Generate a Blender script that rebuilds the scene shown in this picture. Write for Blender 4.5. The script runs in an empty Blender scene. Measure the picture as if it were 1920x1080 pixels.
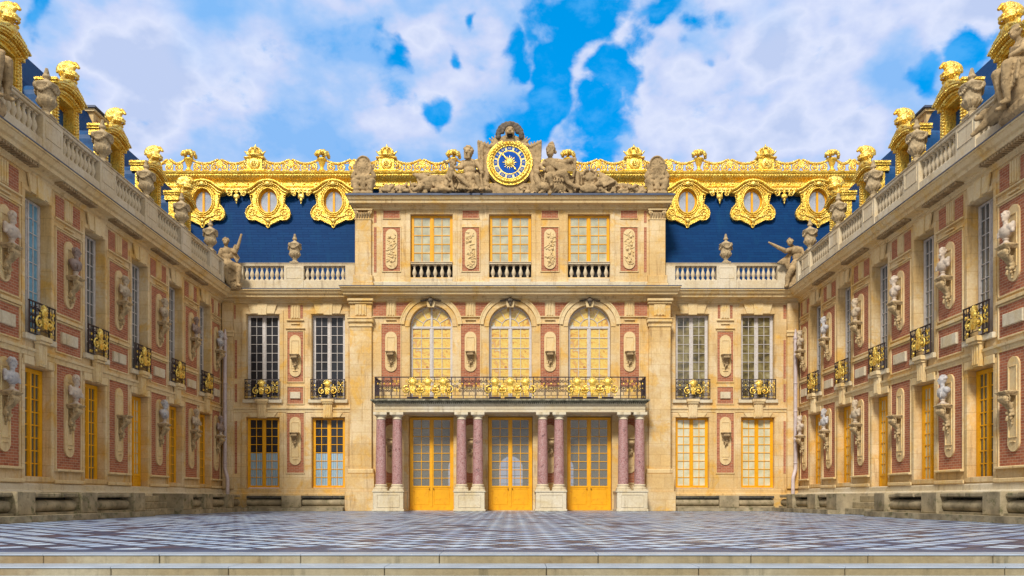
import bpy, bmesh, math, random
from mathutils import Vector, Matrix, noise
random.seed(7)
sc = bpy.context.scene
C = sc.collection
PI = math.pi
R = math.radians

# ------------------------------------------------------------------ camera
CAMX, CAMY, CAMZ = 0.08, -39.0, 0.62
cd = bpy.data.cameras.new("camera")
cd.sensor_width = 36.0
cd.lens = 36.0 * 1560 / 1920
cd.shift_y = (933 - 540) / 1920
cd.clip_end = 3000
cam = bpy.data.objects.new("camera", cd)
cam.location = (CAMX, CAMY, CAMZ)
cam.rotation_euler = (R(90), 0, 0)
C.objects.link(cam)
sc.camera = cam

# ------------------------------------------------------------------ world / sun
SUN_EL, SUN_AZ = 42.0, 197.0
sun = bpy.data.lights.new("sun", 'SUN')
sun.energy = 3.1
sun.angle = R(12)
sun.color = (1.0, 0.95, 0.88)
so = bpy.data.objects.new("sun", sun)
sd = Vector((math.sin(R(SUN_AZ)) * math.cos(R(SUN_EL)), math.cos(R(SUN_AZ)) * math.cos(R(SUN_EL)), math.sin(R(SUN_EL))))
so.rotation_euler = (-sd).to_track_quat('-Z', 'Y').to_euler()
so.location = sd * 80
C.objects.link(so)
sc.view_settings.view_transform = 'Standard'
sc.view_settings.look = 'None'
sc.view_settings.exposure = 0.28
sc.view_settings.gamma = 1.0


class NT:
    """tiny helper around a node tree"""
    def __init__(s, tree):
        s.t = tree
        s.n = tree.nodes
        s.l = tree.links

    def new(s, kind, **kw):
        n = s.n.new(kind)
        for k, v in kw.items():
            setattr(n, k, v)
        return n

    def put(s, sock, v):
        if isinstance(v, bpy.types.NodeSocket):
            s.l.new(v, sock)
        elif v is not None:
            sock.default_value = v

    def math(s, op, a, b=None, c=None, clamp=False):
        n = s.new('ShaderNodeMath', operation=op, use_clamp=clamp)
        s.put(n.inputs[0], a)
        s.put(n.inputs[1], b)
        s.put(n.inputs[2], c)
        return n.outputs[0]

    def vmath(s, op, a, b=None):
        n = s.new('ShaderNodeVectorMath', operation=op)
        s.put(n.inputs[0], a)
        s.put(n.inputs[1], b)
        return n.outputs['Value'] if op in ('DISTANCE', 'LENGTH', 'DOT_PRODUCT') else n.outputs[0]

    def ramp(s, fac, stops, interp='LINEAR'):
        n = s.new('ShaderNodeValToRGB')
        cr = n.color_ramp
        cr.interpolation = interp
        while len(cr.elements) < len(stops):
            cr.elements.new(0.5)
        for e, (p, c) in zip(cr.elements, stops):
            e.position = p
            e.color = (c[0], c[1], c[2], 1) if not isinstance(c, (int, float)) else (c, c, c, 1)
        s.put(n.inputs[0], fac)
        return n.outputs[0]

    def noise(s, vec, scale, detail=4, rough=0.55, dist=0.0):
        n = s.new('ShaderNodeTexNoise')
        s.put(n.inputs['Vector'], vec)
        n.inputs['Scale'].default_value = scale
        n.inputs['Detail'].default_value = detail
        n.inputs['Roughness'].default_value = rough
        n.inputs['Distortion'].default_value = dist
        return n.outputs['Fac']

    def mix(s, fac, a, b, blend='MIX'):
        n = s.new('ShaderNodeMix', data_type='RGBA', blend_type=blend)
        s.put(n.inputs[0], fac)
        for i, v in ((6, a), (7, b)):
            if isinstance(v, (tuple, list)):
                v = (v[0], v[1], v[2], 1)
            s.put(n.inputs[i], v)
        return n.outputs[2]

    def smooth(s, v, a, b, lo=0.0, hi=1.0):
        n = s.new('ShaderNodeMapRange', interpolation_type='SMOOTHSTEP')
        s.put(n.inputs[0], v)
        n.inputs[1].default_value = a
        n.inputs[2].default_value = b
        n.inputs[3].default_value = lo
        n.inputs[4].default_value = hi
        return n.outputs[0]


w = bpy.data.worlds.new("World")
sc.world = w
w.use_nodes = True
nt = NT(w.node_tree)
nt.n.clear()
out = nt.new('ShaderNodeOutputWorld')
bg = nt.new('ShaderNodeBackground')
bg.inputs[1].default_value = 0.1
nt.l.new(bg.outputs[0], out.inputs[0])
sky = nt.new('ShaderNodeTexSky', sky_type='NISHITA', sun_disc=False)
sky.sun_elevation = R(SUN_EL)
sky.sun_rotation = R(SUN_AZ)
sky.ozone_density = 3.0
tc = nt.new('ShaderNodeTexCoord')
dirv = nt.vmath('NORMALIZE', tc.outputs['Generated'])
warped = dirv
for wsc, wam in ((4.5, 0.16), (14.0, 0.075), (45.0, 0.022)):
    wn_ = nt.new('ShaderNodeTexNoise')
    wn_.inputs['Scale'].default_value = wsc
    wn_.inputs['Detail'].default_value = 3
    nt.l.new(dirv, wn_.inputs['Vector'])
    dv = nt.vmath('SUBTRACT', wn_.outputs['Color'], (0.5, 0.5, 0.5))
    ms = nt.new('ShaderNodeVectorMath', operation='SCALE')
    nt.l.new(dv, ms.inputs[0])
    ms.inputs['Scale'].default_value = wam
    warped = nt.vmath('ADD', warped, ms.outputs[0])
# clouds
stretch = nt.new('ShaderNodeMapping')
stretch.inputs['Scale'].default_value = (1.0, 1.0, 1.5)
stretch.inputs['Location'].default_value = (3.1, 0.4, 1.7)
nt.l.new(dirv, stretch.inputs[0])
sv = stretch.outputs[0]
n1 = nt.noise(sv, 5.0, 8, 0.58, 0.3)
n2 = nt.noise(sv, 2.4, 5, 0.5, 0.2)
n3 = nt.noise(sv, 16.0, 6, 0.6, 0.2)
# breaks of blue between the clouds, as directions (degrees right of +Y, tan of height) and sizes
gaps = [(1075, 20, 50), (1060, 75, 45), (1045, 125, 46), (1035, 165, 44), (1010, 212, 36), (985, 70, 28), (1270, 12, 40),
        (1240, 55, 48), (1215, 95, 46), (1180, 125, 46), (1140, 135, 38), (1125, 222, 42), (1105, 30, 52), (1150, 272, 26),
        (782, 212, 25), (948, 214, 22), (832, 80, 16), (1335, 62, 34), (1305, 112, 26), (1832, 98, 38), (1708, 162, 30),
        (62, 62, 32), (52, 20, 34), (86, 95, 22), (700, 70, 26), (1490, 145, 10), (880, 5, 14), (150, 78, 18), (1430, 20, 16), (35, 120, 20)]
acc = None
for px, py, r in gaps:
    d = Vector(((px - 959.5) / 1560, 1.0, (933 - py) / 1560))
    L = d.length
    d.normalize()
    ds = nt.vmath('DISTANCE', warped, (d.x, d.y, d.z))
    g = nt.smooth(ds, 0.0, r / 1560 / L * 2.1, min(1.0, 0.45 + r / 75.0), 0.0)
    acc = g if acc is None else nt.math('MAXIMUM', acc, g)
edge = nt.math('MULTIPLY_ADD', nt.math('SUBTRACT', n1, 0.5), 1.7, acc)
edge = nt.math('MULTIPLY_ADD', nt.math('SUBTRACT', n3, 0.5), 1.7, edge)
hole = nt.smooth(edge, 0.20, 0.70)
K = 10.6
m1 = nt.noise(sv, 8.5, 5, 0.52, 0.0)
m2 = nt.noise(sv, 3.6, 3, 0.5, 0.0)
tone = nt.math('MULTIPLY_ADD', m1, 0.95, nt.math('MULTIPLY_ADD', m2, 0.4, -0.125))
cl = nt.ramp(tone, [(0.42, (0.20 * K, 0.40 * K, 0.73 * K)), (0.50, (0.32 * K, 0.47 * K, 0.74 * K)), (0.56, (0.46 * K, 0.53 * K, 0.74 * K)), (0.62, (0.56 * K, 0.61 * K, 0.77 * K)), (0.70, (0.41 * K, 0.49 * K, 0.70 * K))])
thin = nt.smooth(nt.noise(dirv, 4.4, 4, 0.55), 0.54, 0.68)
cl = nt.mix(nt.math('MULTIPLY', thin, 0.30), cl, (0.12 * K, 0.38 * K, 0.75 * K))
blue = nt.mix(1.0, sky.outputs[0], (0.0, 1.0, 1.8), 'MULTIPLY')
blue = nt.mix(0.55, blue, (0.0, 0.32 * K, 0.74 * K))
blue = nt.mix(nt.smooth(n3, 0.48, 0.68, 0.0, 0.55), blue, (0.10 * K, 0.38 * K, 0.76 * K))
col = nt.mix(hole, cl, blue)
# unseen warm-white cloud added overhead and behind the viewpoint to brighten the wings
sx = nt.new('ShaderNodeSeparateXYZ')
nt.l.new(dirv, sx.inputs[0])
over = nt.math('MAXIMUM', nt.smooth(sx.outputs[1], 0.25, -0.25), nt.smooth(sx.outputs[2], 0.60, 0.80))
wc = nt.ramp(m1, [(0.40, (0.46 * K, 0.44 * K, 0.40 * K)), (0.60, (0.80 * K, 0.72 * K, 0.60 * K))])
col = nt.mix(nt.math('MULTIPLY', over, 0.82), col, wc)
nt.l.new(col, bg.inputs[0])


# ------------------------------------------------------------------ materials
MATS = {}


def newmat(name):
    m = bpy.data.materials.new(name)
    m.use_nodes = True
    t = NT(m.node_tree)
    bs = t.n['Principled BSDF']
    MATS[name] = m
    return m, t, bs


def simple(name, col, rough=0.6, metal=0.0, var=0.25, scale=3.0, bump=0.0, bscale=20.0, spec=0.5, dirt=None):
    m, t, bs = newmat(name)
    tc = t.new('ShaderNodeTexCoord')
    v = tc.outputs['Object']
    n = t.noise(v, scale, 5, 0.6)
    lo = tuple(c * (1 - var) for c in col)
    hi = tuple(min(1, c * (1 + var)) for c in col)
    c = t.ramp(n, [(0.3, lo), (0.7, hi)])
    if dirt:
        c = t.mix(t.smooth(t.noise(v, scale * 2.7, 6, 0.65), 0.5, 0.72), c, dirt)
    t.l.new(c, bs.inputs['Base Color'])
    bs.inputs['Roughness'].default_value = rough
    bs.inputs['Metallic'].default_value = metal
    bs.inputs['Specular IOR Level'].default_value = spec
    if bump:
        b = t.new('ShaderNodeBump')
        b.inputs['Strength'].default_value = bump
        b.inputs['Distance'].default_value = 0.03
        t.l.new(t.noise(v, bscale, 6, 0.65), b.inputs['Height'])
        t.l.new(b.outputs[0], bs.inputs['Normal'])
    return m


def facade_vec(t):
    """object coordinates with x+y folded so both front and return faces get courses"""
    tc = t.new('ShaderNodeTexCoord')
    sp = t.new('ShaderNodeSeparateXYZ')
    t.l.new(tc.outputs['Object'], sp.inputs[0])
    cb = t.new('ShaderNodeCombineXYZ')
    t.l.new(t.math('ADD', sp.outputs[0], sp.outputs[1]), cb.inputs[0])
    t.l.new(sp.outputs[2], cb.inputs[1])
    return tc.outputs['Object'], cb.outputs[0]


def stone(name, col, ochre, pale, dark, joints=True, amt=0.5):
    m, t, bs = newmat(name)
    ov, fv = facade_vec(t)
    base = t.mix(t.smooth(t.noise(ov, 0.55, 4, 0.6), 0.40, 0.66), col, pale)
    base = t.mix(t.math('MULTIPLY', t.smooth(t.noise(ov, 0.9, 5, 0.7, 0.6), 0.50, 0.66), amt), base, ochre)
    st = t.new('ShaderNodeMapping')
    st.inputs['Scale'].default_value = (2.6, 2.6, 0.28)
    t.l.new(ov, st.inputs[0])
    base = t.mix(t.math('MULTIPLY', t.smooth(t.noise(st.outputs[0], 1.6, 6, 0.7), 0.52, 0.72), 0.6), base, dark)
    base = t.mix(0.25, base, t.ramp(t.noise(ov, 14, 5, 0.7), [(0.3, (0.35, 0.3, 0.22)), (0.7, (1, 0.95, 0.85))]), 'OVERLAY')
    h = t.noise(ov, 26, 6, 0.7)
    if joints:
        bk = t.new('ShaderNodeTexBrick')
        t.l.new(fv, bk.inputs[0])
        bk.inputs['Scale'].default_value = 1.0
        bk.inputs['Brick Width'].default_value = 1.15
        bk.inputs['Row Height'].default_value = 0.52
        bk.inputs['Mortar Size'].default_value = 0.011
        bk.inputs['Mortar Smooth'].default_value = 0.4
        bk.inputs['Color1'].default_value = (0.93, 0.93, 0.95, 1)
        bk.inputs['Color2'].default_value = (1.06, 1.04, 1.0, 1)
        bk.inputs['Mortar'].default_value = (0.82, 0.76, 0.66, 1)
        base = t.mix(1.0, base, bk.outputs['Color'], 'MULTIPLY')
        h = t.math('MULTIPLY_ADD', bk.outputs['Fac'], -0.7, h)
    t.l.new(base, bs.inputs['Base Color'])
    bs.inputs['Roughness'].default_value = 0.85
    bs.inputs['Specular IOR Level'].default_value = 0.25
    b = t.new('ShaderNodeBump')
    b.inputs['Strength'].default_value = 0.35
    b.inputs['Distance'].default_value = 0.015
    t.l.new(h, b.inputs['Height'])
    t.l.new(b.outputs[0], bs.inputs['Normal'])
    return m


LIME = stone('limestone', (0.60, 0.41, 0.185), (0.66, 0.35, 0.035), (0.69, 0.54, 0.34), (0.22, 0.135, 0.055), amt=0.6)
TRIM = stone('limestone_trim', (0.67, 0.485, 0.25), (0.68, 0.39, 0.06), (0.70, 0.55, 0.33), (0.26, 0.17, 0.08), joints=False)
PALE = stone('white_stone', (0.58, 0.49, 0.34), (0.52, 0.40, 0.2), (0.64, 0.57, 0.44), (0.24, 0.20, 0.13), joints=False, amt=0.5)
BALU = stone('baluster_stone', (0.58, 0.48, 0.33), (0.50, 0.36, 0.16), (0.64, 0.56, 0.43), (0.24, 0.20, 0.14), joints=False, amt=0.4)


def brickmat():
    m, t, bs = newmat('brick')
    ov, fv = facade_vec(t)
    bk = t.new('ShaderNodeTexBrick')
    t.l.new(fv, bk.inputs[0])
    bk.inputs['Scale'].default_value = 1.0
    bk.inputs['Brick Width'].default_value = 0.23
    bk.inputs['Row Height'].default_value = 0.078
    bk.inputs['Mortar Size'].default_value = 0.007
    bk.inputs['Mortar Smooth'].default_value = 0.2
    bk.inputs['Color1'].default_value = (0.47, 0.165, 0.078, 1)
    bk.inputs['Color2'].default_value = (0.32, 0.100, 0.052, 1)
    bk.inputs['Mortar'].default_value = (0.50, 0.35, 0.22, 1)
    c = t.mix(t.math('MULTIPLY', t.smooth(t.noise(ov, 2.2, 5, 0.7), 0.5, 0.75), 0.45), bk.outputs['Color'], (0.50, 0.24, 0.16))
    c = t.mix(t.math('MULTIPLY', t.smooth(t.noise(ov, 9, 5, 0.7), 0.55, 0.7), 0.5), c, (0.24, 0.085, 0.06))
    t.l.new(c, bs.inputs['Base Color'])
    bs.inputs['Roughness'].default_value = 0.9
    bs.inputs['Specular IOR Level'].default_value = 0.2
    b = t.new('ShaderNodeBump')
    b.inputs['Strength'].default_value = 0.5
    b.inputs['Distance'].default_value = 0.01
    t.l.new(t.math('MULTIPLY_ADD', bk.outputs['Fac'], -1.0, t.noise(ov, 30, 4)), b.inputs['Height'])
    t.l.new(b.outputs[0], bs.inputs['Normal'])
    return m


BRICK = brickmat()
LEAD = simple('dark_lead', (0.055, 0.075, 0.13), 0.45, 0.0, 0.4, 2.0)
SCULPT = simple('weathered_sculpture_stone', (0.40, 0.285, 0.15), 0.9, 0, 0.35, 3.0, 0.5, 14, 0.2, dirt=(0.13, 0.088, 0.045))
DARKST = simple('lichen_dark_stone', (0.15, 0.12, 0.09), 0.9, 0, 0.5, 5.0, 0.7, 25, 0.2, dirt=(0.05, 0.05, 0.04))
CONSST = simple('carved_bracket_stone', (0.50, 0.37, 0.195), 0.9, 0, 0.35, 6.0, 0.7, 25, 0.2, dirt=(0.20, 0.135, 0.07))
URNST = simple('urn_stone', (0.46, 0.355, 0.21), 0.9, 0, 0.35, 5.0, 0.6, 25, 0.2, dirt=(0.20, 0.15, 0.09))
MARBLE = simple('white_marble', (0.58, 0.48, 0.37), 0.45, 0, 0.22, 4.0, 0.25, 18, 0.4, dirt=(0.33, 0.28, 0.24))
BLUEMARB = simple('bluish_marble', (0.48, 0.46, 0.44), 0.4, 0, 0.25, 4.0, 0.25, 18, 0.4, dirt=(0.2, 0.2, 0.24))
BROWNMARB = simple('brown_marble', (0.30, 0.22, 0.18), 0.45, 0, 0.35, 4.0, 0.3, 18, 0.4, dirt=(0.12, 0.09, 0.07))
TANMARB = simple('tan_marble', (0.50, 0.40, 0.27), 0.6, 0, 0.3, 4.0, 0.3, 18, 0.3, dirt=(0.22, 0.15, 0.09))
YPAINT = simple('ochre_yellow_paint', (0.80, 0.385, 0.004), 0.42, 0, 0.10, 2.0, 0.08, 30, 0.4, dirt=(0.66, 0.27, 0.004))
WPAINT = simple('white_paint', (0.58, 0.54, 0.50), 0.5, 0, 0.12, 4.0, dirt=(0.42, 0.34, 0.28))
IRON = simple('wrought_iron', (0.035, 0.022, 0.028), 0.5, 0.3, 0.3, 5.0)
PIPE = simple('drainpipe_paint', (0.56, 0.47, 0.45), 0.5, 0, 0.15, 2.0, dirt=(0.42, 0.32, 0.28))
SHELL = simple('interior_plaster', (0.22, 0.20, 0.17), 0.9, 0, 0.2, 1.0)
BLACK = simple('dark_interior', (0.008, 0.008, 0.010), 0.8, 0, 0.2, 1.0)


def goldmat(name, c1, c2, metal, rough):
    m, t, bs = newmat(name)
    tc = t.new('ShaderNodeTexCoord')
    v = tc.outputs['Object']
    c = t.ramp(t.noise(v, 4.5, 6, 0.7), [(0.36, c2), (0.6, c1)])
    c = t.mix(t.math('MULTIPLY', t.smooth(t.noise(v, 17, 5, 0.7), 0.50, 0.66), 0.75), c, (0.30, 0.11, 0.008))
    t.l.new(c, bs.inputs['Base Color'])
    bs.inputs['Metallic'].default_value = metal
    bs.inputs['Roughness'].default_value = rough
    b = t.new('ShaderNodeBump')
    b.inputs['Strength'].default_value = 0.9
    b.inputs['Distance'].default_value = 0.04
    t.l.new(t.noise(v, 13, 6, 0.6), b.inputs['Height'])
    t.l.new(b.outputs[0], bs.inputs['Normal'])
    return m


GOLD = goldmat('gilding', (1.0, 0.75, 0.15), (0.88, 0.52, 0.035), 0.50, 0.30)
GOLDR = goldmat('gilding_relief', (1.0, 0.81, 0.22), (0.80, 0.44, 0.025), 0.50, 0.27)


def slatemat():
    m, t, bs = newmat('blue_slate')
    tc = t.new('ShaderNodeTexCoord')
    sp = t.new('ShaderNodeSeparateXYZ')
    t.l.new(tc.outputs['Object'], sp.inputs[0])
    cb = t.new('ShaderNodeCombineXYZ')
    t.l.new(t.math('ADD', sp.outputs[0], sp.outputs[1]), cb.inputs[0])
    t.l.new(sp.outputs[2], cb.inputs[1])
    bk = t.new('ShaderNodeTexBrick')
    t.l.new(cb.outputs[0], bk.inputs[0])
    bk.inputs['Scale'].default_value = 1.0
    bk.inputs['Brick Width'].default_value = 0.62
    bk.inputs['Row Height'].default_value = 0.13
    bk.inputs['Mortar Size'].default_value = 0.009
    bk.inputs['Color1'].default_value = (0.001, 0.034, 0.130, 1)
    bk.inputs['Color2'].default_value = (0.002, 0.043, 0.150, 1)
    bk.inputs['Mortar'].default_value = (0.001, 0.026, 0.10, 1)
    st = t.new('ShaderNodeMapping')
    st.inputs['Scale'].default_value = (1.8, 1.8, 0.25)
    t.l.new(tc.outputs['Object'], st.inputs[0])
    c = t.mix(t.math('MULTIPLY', t.smooth(t.noise(st.outputs[0], 1.3, 6, 0.7), 0.5, 0.72), 0.5), bk.outputs['Color'], (0.004, 0.060, 0.155))
    t.l.new(c, bs.inputs['Base Color'])
    bs.inputs['Roughness'].default_value = 0.62
    bs.inputs['Specular IOR Level'].default_value = 0.10
    b = t.new('ShaderNodeBump')
    b.inputs['Strength'].default_value = 0.6
    b.inputs['Distance'].default_value = 0.012
    t.l.new(t.math('MULTIPLY', bk.outputs['Fac'], -1.0), b.inputs['Height'])
    t.l.new(b.outputs[0], bs.inputs['Normal'])
    return m


SLATE = slatemat()
LEADBLUE = simple('blue_lead_sheet', (0.006, 0.075, 0.22), 0.5, 0, 0.5, 1.6, 0.2, 6, 0.3, dirt=(0.01, 0.035, 0.12))


def pinkmarble():
    m, t, bs = newmat('pink_veined_marble')
    tc = t.new('ShaderNodeTexCoord')
    oi = t.new('ShaderNodeObjectInfo')
    off = t.new('ShaderNodeCombineXYZ')
    for i in range(3):
        t.l.new(t.math('MULTIPLY', oi.outputs['Random'], 17.0 + i * 5), off.inputs[i])
    v = t.vmath('ADD', tc.outputs['Object'], off.outputs[0])
    a = t.noise(v, 5.5, 8, 0.72, 1.6)
    c = t.ramp(a, [(0.34, (0.05, 0.015, 0.018)), (0.43, (0.26, 0.09, 0.09)), (0.51, (0.44, 0.22, 0.20)), (0.58, (0.26, 0.10, 0.10)), (0.66, (0.60, 0.44, 0.36))])
    vein = t.math('ABSOLUTE', t.math('SUBTRACT', t.noise(v, 8, 6, 0.7, 2.2), 0.5))
    c = t.mix(t.smooth(vein, 0.0, 0.035, 0.75, 0.0), c, (0.66, 0.55, 0.50))
    t.l.new(c, bs.inputs['Base Color'])
    bs.inputs['Roughness'].default_value = 0.35
    return m


PINK = pinkmarble()


def pavement():
    m, t, bs = newmat('marble_paving')
    tc = t.new('ShaderNodeTexCoord')
    sp = t.new('ShaderNodeSeparateXYZ')
    t.l.new(tc.outputs['Object'], sp.inputs[0])
    k = 1.0 / (0.46 * math.sqrt(2))
    a = t.math('MULTIPLY', t.math('ADD', sp.outputs[0], sp.outputs[1]), k)
    b_ = t.math('MULTIPLY', t.math('SUBTRACT', sp.outputs[0], sp.outputs[1]), k)
    fa, fb = t.math('FLOOR', a), t.math('FLOOR', b_)
    cb = t.new('ShaderNodeCombineXYZ')
    t.l.new(fa, cb.inputs[0])
    t.l.new(fb, cb.inputs[1])
    wn = t.new('ShaderNodeTexWhiteNoise', noise_dimensions='2D')
    t.l.new(cb.outputs[0], wn.inputs['Vector'])
    rnd = wn.outputs['Value']
    c = t.ramp(rnd, [(0.0, (0.34, 0.46, 0.64)), (0.28, (0.50, 0.62, 0.76)), (0.55, (0.42, 0.53, 0.70)), (0.76, (0.24, 0.33, 0.52)), (0.86, (0.035, 0.05, 0.11)), (0.96, (0.08, 0.055, 0.08))], 'CONSTANT')
    # small inner diamond of the other stone in part of the tiles
    ia = t.math('ABSOLUTE', t.math('SUBTRACT', t.math('FRACT', a), 0.5))
    ib = t.math('ABSOLUTE', t.math('SUBTRACT', t.math('FRACT', b_), 0.5))
    mx = t.math('MAXIMUM', ia, ib)
    joint = t.smooth(mx, 0.487, 0.495)
    band = t.math('GREATER_THAN', mx, 0.36)
    c = t.mix(band, c, t.mix(t.math('GREATER_THAN', t.math('FRACT', t.math('MULTIPLY', t.math('ADD', a, b_), 1.0)), 0.5), (0.018, 0.034, 0.085), (0.030, 0.026, 0.06)))
    line = t.math('MULTIPLY', t.math('GREATER_THAN', mx, 0.30), t.math('LESS_THAN', mx, 0.33))
    c = t.mix(t.math('MULTIPLY', line, 0.6), c, (0.10, 0.11, 0.2))
    c = t.mix(t.math('MULTIPLY', joint, 0.8), c, (0.07, 0.07, 0.08))
    o = tc.outputs['Object']
    c = t.mix(t.math('MULTIPLY', t.smooth(t.noise(o, 7, 7, 0.7, 1.2), 0.5, 0.7), 0.12), c, (0.20, 0.25, 0.36))
    wear = t.smooth(t.noise(o, 0.45, 5, 0.65), 0.42, 0.68)
    c = t.mix(t.math('MULTIPLY', wear, 0.15), c, (0.12, 0.18, 0.36))
    t.l.new(c, bs.inputs['Base Color'])
    t.l.new(t.smooth(t.noise(o, 1.3, 5, 0.65), 0.3, 0.7, 0.25, 0.50), bs.inputs['Roughness'])
    bs.inputs['Specular IOR Level'].default_value = 0.35
    b = t.new('ShaderNodeBump')
    b.inputs['Strength'].default_value = 0.25
    b.inputs['Distance'].default_value = 0.01
    t.l.new(t.math('MULTIPLY_ADD', joint, -1.0, t.noise(o, 5, 5, 0.6)), b.inputs['Height'])
    t.l.new(b.outputs[0], bs.inputs['Normal'])
    return m


PAVE = pavement()
STEP = stone('step_stone', (0.25, 0.205, 0.12), (0.21, 0.14, 0.07), (0.31, 0.28, 0.20), (0.06, 0.055, 0.03), joints=False, amt=0.6)
NOSE = simple('pale_blue_step_top', (0.36, 0.42, 0.50), 0.35, 0, 0.15, 3.0)  # lighter bluish tone over the whole step tops
BENCH = simple('mossy_bench_stone', (0.32, 0.26, 0.16), 0.9, 0, 0.45, 1.6, 0.5, 14, 0.2, dirt=(0.12, 0.115, 0.05))
BENCHL = simple('pale_bench_stone', (0.36, 0.29, 0.17), 0.9, 0, 0.4, 2.0, 0.4, 14, 0.2, dirt=(0.17, 0.14, 0.07))
BENCHD = simple('dark_bench_stone', (0.075, 0.068, 0.055), 0.85, 0, 0.5, 2.4, 0.5, 14, 0.2, dirt=(0.14, 0.13, 0.06))  # darker tone, behind the rolls and on the far seats
DARKEDGE = simple('dark_blue_border_stone', (0.05, 0.075, 0.15), 0.4, 0, 0.4, 3.0)
GROUND = simple('gravel_court', (0.30, 0.27, 0.23), 0.95, 0, 0.2, 0.6, 0.4, 30, 0.2)
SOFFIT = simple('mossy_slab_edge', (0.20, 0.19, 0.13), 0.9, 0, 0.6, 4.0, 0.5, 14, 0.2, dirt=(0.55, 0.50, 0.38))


def glassmat(name, tint, gloss, rough=0.03, wav=0.12, pattern=None):
    """window glass in front of something dark or a curtain: sharp wavy reflection over a body colour"""
    m, t, bs = newmat(name)
    tc = t.new('ShaderNodeTexCoord')
    v = tc.outputs['Object']
    if pattern:
        col = pattern(t, v)
    else:
        col = t.ramp(t.noise(v, 2.0, 4, 0.6), [(0.3, tuple(c * 0.7 for c in tint)), (0.7, tuple(min(1, c * 1.25) for c in tint))])
    t.l.new(col, bs.inputs['Base Color'])
    bs.inputs['Roughness'].default_value = 0.6
    bs.inputs['Specular IOR Level'].default_value = 0.3
    gl = t.new('ShaderNodeBsdfGlossy')
    gl.inputs['Roughness'].default_value = rough
    gl.inputs['Color'].default_value = (0.9, 0.95, 1, 1)
    b = t.new('ShaderNodeBump')
    b.inputs['Strength'].default_value = wav
    b.inputs['Distance'].default_value = 0.05
    t.l.new(t.noise(v, 3.2, 3, 0.5), b.inputs['Height'])
    t.l.new(b.outputs[0], gl.inputs['Normal'])
    fr = t.new('ShaderNodeFresnel')
    fr.inputs['IOR'].default_value = 1.5
    fac = t.math('ADD', t.math('MULTIPLY', fr.outputs[0], 0.8), gloss, clamp=True)
    mx = t.new('ShaderNodeMixShader')
    t.l.new(fac, mx.inputs[0])
    t.l.new(bs.outputs[0], mx.inputs[1])
    t.l.new(gl.outputs[0], mx.inputs[2])
    t.l.new(mx.outputs[0], t.n['Material Output'].inputs['Surface'])
    return m


def pat_gold(t, v):
    n = t.noise(v, 2.6, 5, 0.6, 1.5)
    return t.ramp(n, [(0.30, (0.40, 0.15, 0.03)), (0.40, (0.70, 0.40, 0.05)), (0.50, (0.74, 0.56, 0.12)), (0.60, (0.60, 0.28, 0.04)), (0.70, (0.56, 0.60, 0.42))])


def pat_blind(t, v):
    mp = t.new('ShaderNodeMapping')
    mp.inputs['Scale'].default_value = (1.6, 1, 2.2)
    t.l.new(v, mp.inputs[0])
    return t.ramp(t.noise(mp.outputs[0], 1.1, 4, 0.6, 0.6), [(0.32, (0.03, 0.025, 0.012)), (0.45, (0.15, 0.115, 0.035)), (0.58, (0.24, 0.20, 0.08)), (0.7, (0.40, 0.36, 0.22))])


def pat_curtain(t, v):
    wv = t.new('ShaderNodeTexWave', wave_type='BANDS', bands_direction='X')
    t.l.new(v, wv.inputs[0])
    wv.inputs['Scale'].default_value = 3.5
    wv.inputs['Distortion'].default_value = 2.0
    return t.ramp(wv.outputs['Fac'], [(0.1, (0.20, 0.32, 0.40)), (0.9, (0.34, 0.50, 0.60))])


def pat_cream(t, v):
    n = t.noise(v, 2.0, 4, 0.6)
    return t.ramp(n, [(0.3, (0.52, 0.50, 0.30)), (0.7, (0.72, 0.70, 0.50))])


G_DARK = glassmat('dark_window_glass', (0.006, 0.007, 0.012), 0.0, 0.04, 0.1)
G_REFL = glassmat('reflecting_window_glass', (0.045, 0.055, 0.06), 0.12, 0.04, 0.2)
G_GREYGREEN = glassmat('grey_green_window_glass', (0.08, 0.085, 0.06), 0.06, 0.04, 0.2)  # dark grey-green body colour
G_ATTIC = glassmat('pale_curtained_glass', (0.44, 0.43, 0.27), 0.12, 0.05, 0.2)
G_GOLD = glassmat('gold_curtained_glass', None, 0.04, 0.05, 0.2, pat_gold)
G_BLIND = glassmat('olive_blind_glass', None, 0.04, 0.05, 0.2, pat_blind)
G_CURT = glassmat('blue_curtained_glass', None, 0.05, 0.05, 0.2, pat_curtain)
G_CREAM = glassmat('cream_shuttered_glass', None, 0.05, 0.05, 0.2, pat_cream)


def hazeglass():
    m, t, bs = newmat('grey_haze_door_glass')
    t.n.remove(bs)
    tr = t.new('ShaderNodeBsdfTransparent')
    gl = t.new('ShaderNodeBsdfGlossy')
    gl.inputs['Roughness'].default_value = 0.02
    df = t.new('ShaderNodeBsdfDiffuse')
    df.inputs['Color'].default_value = (0.27, 0.26, 0.21, 1)  # grey haze painted in for the reflections on the door panes
    m1 = t.new('ShaderNodeMixShader')
    m1.inputs[0].default_value = 0.13
    t.l.new(tr.outputs[0], m1.inputs[1])
    t.l.new(gl.outputs[0], m1.inputs[2])
    m2 = t.new('ShaderNodeMixShader')
    m2.inputs[0].default_value = 0.38
    t.l.new(m1.outputs[0], m2.inputs[1])
    t.l.new(df.outputs[0], m2.inputs[2])
    t.l.new(m2.outputs[0], t.n['Material Output'].inputs['Surface'])
    return m


G_HAZE = hazeglass()
ENAMEL = simple('blue_enamel', (0.001, 0.075, 0.40), 0.6, 0, 0.1, 3.0, spec=0.15)
DIALW = simple('cream_enamel', (0.72, 0.66, 0.36), 0.4, 0, 0.12, 4.0)


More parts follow.
